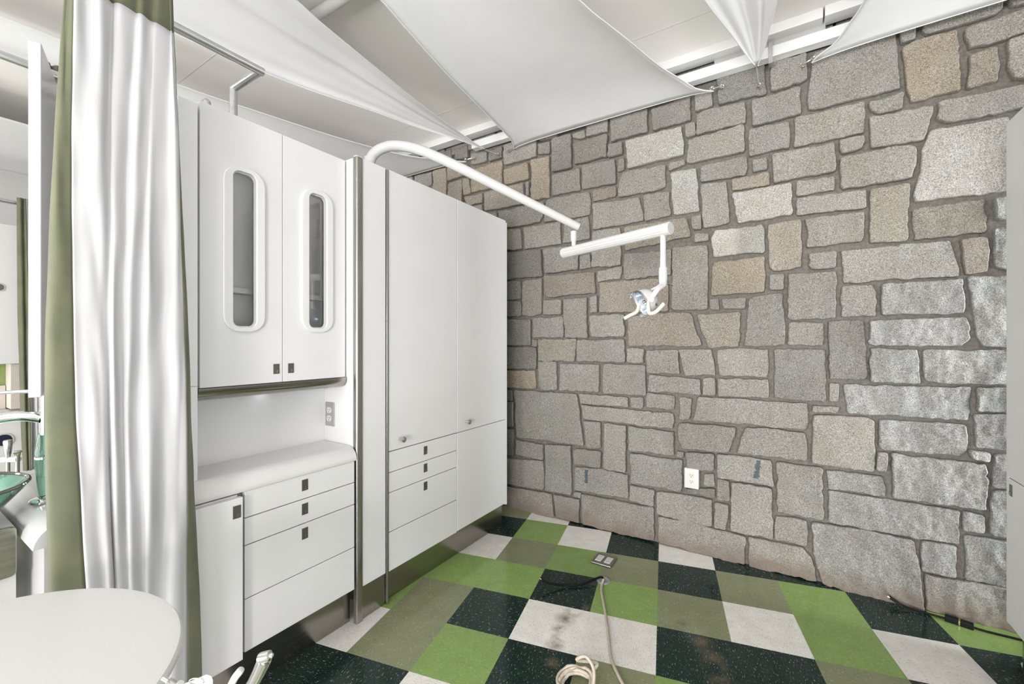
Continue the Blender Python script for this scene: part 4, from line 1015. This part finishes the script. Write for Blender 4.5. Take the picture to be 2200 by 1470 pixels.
# ------------------------------------------------------------------ sailcloth under the ceiling
def sail(label, left, right, wall_sag, bulge, ridges, name='sail', nu=36, nv=60, twist=0):
    s_ = thing('ceiling_sail', label, 'sail', tuple(left[0]), 'white sails under the ceiling')
    l_, r_ = bez(left, 12), bez(right, 12)
    def samp(P_, t_):
        # by arc length
        L_ = [0]
        for k in range(len(P_)-1): L_.append(L_[-1]+(P_[k+1]-P_[k]).length)
        x = t_*L_[-1]
        for k in range(len(P_)-1):
            if x <= L_[k+1]: f = (x-L_[k])/max(1e-9, L_[k+1]-L_[k]); return P_[k].lerp(P_[k+1], f)
        return P_[-1].copy()
    LL = [samp(l_, v/nv) for v in range(nv+1)]; RR = [samp(r_, v/nv) for v in range(nv+1)]
    m_ = MB()
    for v in range(nv+1):
        for k in range(nu+1):
            u = k/nu; p = LL[v].lerp(RR[v], u); w = (RR[v]-LL[v]).length
            env = min(1, w/.5)
            z = bulge*math.sin(PI*u)*env*(1-math.exp(-(v/nv)*9)) + wall_sag*math.sin(PI*u)*math.exp(-v/nv*14)
            for (n_, amp, ph) in ridges: z += amp*env*(1-math.exp(-(v/nv)*20))*math.sin(n_*PI*u+ph)*math.sin(PI*u)**.5
            z -= .05*env*(math.exp(-u*16)+math.exp(-(1-u)*16))*.4
            m_.v.append((p.x, p.y, p.z+z))
    W_ = nu+1
    m_.f = [(v*W_+k, v*W_+k+1, (v+1)*W_+k+1, (v+1)*W_+k) for v in range(nv) for k in range(nu)]
    o_ = m_.build('cloth', M['sail'], s_, fix=False); o_.data.polygons.foreach_set('use_smooth', [True]*len(m_.f))
    sd = o_.modifiers.new('Solidify', 'SOLIDIFY'); sd.thickness = .002; sd.offset = 0
    for side in (0, nu): MB().tube([m_.v[v*W_+side] for v in range(nv+1)], .003, 8).build('hem', M['sail'], s_, smooth=True)
    if (LL[0]-RR[0]).length > .1: MB().tube([m_.v[k] for k in range(nu+1)], .003, 8).build('hem', M['sail'], s_, smooth=True)
    return s_
def eyelet(parent, p, r=.012): MB().tube([Vector(p)+Vector((r*math.cos(a), r*.5*math.sin(a), r*.8*math.sin(a))) for a in np.linspace(0,2*PI,19)], .0035, 8, cap=False).build('eyelet', M['satin'], parent, smooth=True)
def hook(p, wx, wz, label, drop=None):
    h_ = thing('sail_hook', label, 'hook', (wx, 2.79, wz), 'hooks holding the sails to the stone wall')
    p = Vector(p); wpt = Vector((wx, 2.80, wz)); d_ = (wpt-p)
    MB().lathe([(.0035,-.03),(.0035,.02)], wpt, (0,1,0), 8).build('screw_eye', M['satin'], h_)
    MB().tube([wpt+Vector((.010*math.cos(a), -.03-.006+.006*math.cos(a), .010*math.sin(a))) for a in np.linspace(0,2*PI,15)], .0022, 6, cap=False).build('eye_ring', M['satin'], h_)
    MB().tube([p, p+(wpt-Vector((0,.036,0))-p)*.25, p+(wpt-Vector((0,.036,0))-p)*.75, wpt-Vector((0,.036,0))], [.0018,.0042,.0042,.0018], 8).build('turnbuckle', M['satin'], h_, smooth=True)
    return h_

s1 = sail('long narrow white sail tapering to a point left of centre at the stone wall', [(-1.968,2.66,2.80),(-2.04,2.424,2.80),(-2.157,2.11,2.80),(-2.233,1.833,2.80),(-2.341,1.501,2.80),(-2.407,1.24,2.80),(-2.46,.9,2.80),(-2.52,.3,2.80),(-2.6,-.6,2.80)],
          [(-1.960,2.66,2.80),(-1.955,2.45,2.80),(-1.914,1.928,2.80),(-1.855,1.523,2.80),(-1.809,1.188,2.80),(-1.786,1.081,2.80),(-1.75,.8,2.80),(-1.70,.3,2.80),(-1.6,-.6,2.80)], 0, .05, [(6,.010,.4),(9,.006,1.0)])
eyelet(s1, (-1.964,2.67,2.80)); hook((-1.964,2.68,2.80), -1.90, 2.775, 'small turnbuckle hook at the tip of the narrow left sail')
s0 = sail('white sail over the cabinet row, low behind the upper cabinet', [(-3.95,2.74,2.80),(-3.7,2.3,2.80),(-3.55,1.9,2.80),(-3.45,1.4,2.80),(-3.4,.8,2.80),(-3.45,.1,2.80),(-3.6,-.8,2.80)],
          [(-2.20,2.752,2.80),(-2.476,2.469,2.80),(-2.60,2.25,2.80),(-2.73,1.90,2.80),(-2.86,1.40,2.80),(-2.945,1.034,2.80),(-3.0,.568,2.80),(-3.005,.2,2.80),(-2.9,-.8,2.80)], 0, -.04, [(3,.008,.3)])
eyelet(s0, (-2.205,2.752,2.80)); hook((-2.195,2.757,2.80), -2.14, 2.80, 'small hook at the corner of the sail behind the white pipe arm')
s2 = sail('broad white sail in the middle of the ceiling with curved edges', [(-1.728,2.74,2.788),(-1.672,2.62,2.788),(-1.632,2.356,2.79),(-1.599,2.102,2.79),(-1.557,1.777,2.79),(-1.497,1.435,2.79),(-1.455,1.2,2.79),(-1.42,.7,2.79),(-1.45,.1,2.79),(-1.6,-.8,2.79)],
          [(-.342,2.74,2.788),(-.42,2.665,2.788),(-.482,2.518,2.79),(-.554,2.341,2.79),(-.631,2.074,2.79),(-.68,1.913,2.79),(-.731,1.737,2.79),(-.80,1.35,2.79),(-.80,.5,2.79),(-.6,-.8,2.79)], 0, .055, [(2,.010,.2)])
eyelet(s2, (-1.722,2.738,2.786)); eyelet(s2, (-.350,2.738,2.786))
hook((-1.73,2.745,2.786), -1.80, 2.775, 'small hook at the left corner of the broad middle sail'); hook((-.338,2.745,2.787), -.30, 2.795, 'small hook at the right corner of the broad middle sail')
s3 = sail('narrow folded white sail hanging to a point on the stone wall right of centre', [(-.128,2.70,2.825),(-.150,2.64,2.83),(-.215,2.36,2.83),(-.290,2.064,2.83),(-.36,1.75,2.85),(-.45,1.2,2.87),(-.55,.3,2.88)],
          [(-.114,2.70,2.825),(-.098,2.66,2.83),(-.050,2.411,2.83),(-.02,2.22,2.83),(.02,1.9,2.85),(.10,1.2,2.87),(.25,.3,2.88)], 0, .04, [(5,.018,.9),(8,.010,.2),(13,.004,.2)])
eyelet(s3, (-.121,2.705,2.823), .010); hook((-.121,2.71,2.818), -.115, 2.745, 'turnbuckle hook below the tip of the narrow folded sail')
s4 = sail('white sail at the upper right with its corner against the stone wall', [(.130,2.742,2.79),(.15,2.70,2.79),(.182,2.665,2.79),(.224,2.61,2.79),(.266,2.478,2.79),(.293,2.387,2.79),(.33,2.1,2.79),(.36,1.4,2.79),(.3,.2,2.79)],
          [(1.7,2.70,2.79),(1.62,2.5,2.79),(1.55,2.2,2.79),(1.5,1.6,2.79),(1.48,1.0,2.79),(1.5,.6,2.79),(1.6,.2,2.79)], 0, .05, [(2,.01,.4)])
eyelet(s4, (.139,2.738,2.789)); hook((.128,2.745,2.789), .09, 2.785, 'small hook at the near corner of the upper right sail')
sail('white sail over the next bay, farthest left', [(-5.9,2.7,2.80),(-5.7,1.5,2.80),(-5.7,.3,2.80),(-5.9,-1.2,2.80)], [(-4.15,2.7,2.80),(-4.3,1.5,2.80),(-4.35,.3,2.80),(-4.2,-1.2,2.80)], 0, -.05, [(3,.012,.3)])

# ------------------------------------------------------------------ daylight, strip light and added fill
def area(name, loc, rot, sx_, sy_, power, col, spread=180):
    l_ = bpy.data.lights.new(name, 'AREA'); l_.shape = 'RECTANGLE'; l_.size = sx_; l_.size_y = sy_; l_.energy = power; l_.color = col; l_.spread = math.radians(spread)
    o_ = bpy.data.objects.new(name, l_); COL.objects.link(o_); o_.location = loc; o_.rotation_euler = rot; return o_
for (x0,x1,z0,z1), kw in zip(wins, (.88,1,1.22)): area('window_daylight', ((x0+x1)/2,-3.80,(z0+z1)/2), (PI/2,0,0), x1-x0-.1, z1-z0-.1, 152*kw, (.985,.965,1.0))
for (y0,y1,z0,z1) in rwins: area('side_daylight', (2.26,(y0+y1)/2,(z0+z1)/2), (PI/2,0,PI/2), y1-y0-.1, z1-z0-.1, 18, (.985,.965,1.0))
for p, kg in (((-3.6,-1.2,1.3),.9),((-.1,-2.2,1.25),1.0),((-.25,-.6,2.5),0.32)):  # unseen fill points added, low ones to brighten the ceiling, another overhead
    l_ = bpy.data.lights.new('fill_point', 'POINT'); l_.energy = 34*kg; l_.shadow_soft_size = .16; l_.color = (1,.965,.965)
    o_ = bpy.data.objects.new('fill_point', l_); COL.objects.link(o_); o_.location = p
area('niche_fill', (-1.82,.96,1.08), (0,0,0), .5, .05, 0.06, (.95,.98,1.0))  # faint fill added under the valance to brighten the niche
area('ceiling_strip_light', (-.6,2.56,2.985), (math.radians(25),0,0), 5.2, .06, 0.8, (1,.97,.95))
area('door_daylight', (2.30,2.47,1.2), (PI/2,0,PI/2), .6, 2.3, 75, (.93,.97,1.0))
w_ = bpy.data.worlds.new('sky'); SC.world = w_; w_.use_nodes = True
w_.node_tree.nodes['Background'].inputs[0].default_value = (.85,.92,1,1); w_.node_tree.nodes['Background'].inputs[1].default_value = 1.0
SC.view_settings.view_transform = 'Standard'; SC.view_settings.look = 'None'; SC.view_settings.gamma = 1; SC.view_settings.use_curve_mapping = False
SC.view_settings.exposure = 0.9
SC.cycles.max_bounces = 10; SC.cycles.diffuse_bounces = 6; SC.cycles.transparent_max_bounces = 12; SC.cycles.caustics_reflective = False; SC.cycles.caustics_refractive = False
SC.cycles.sample_clamp_indirect = 8
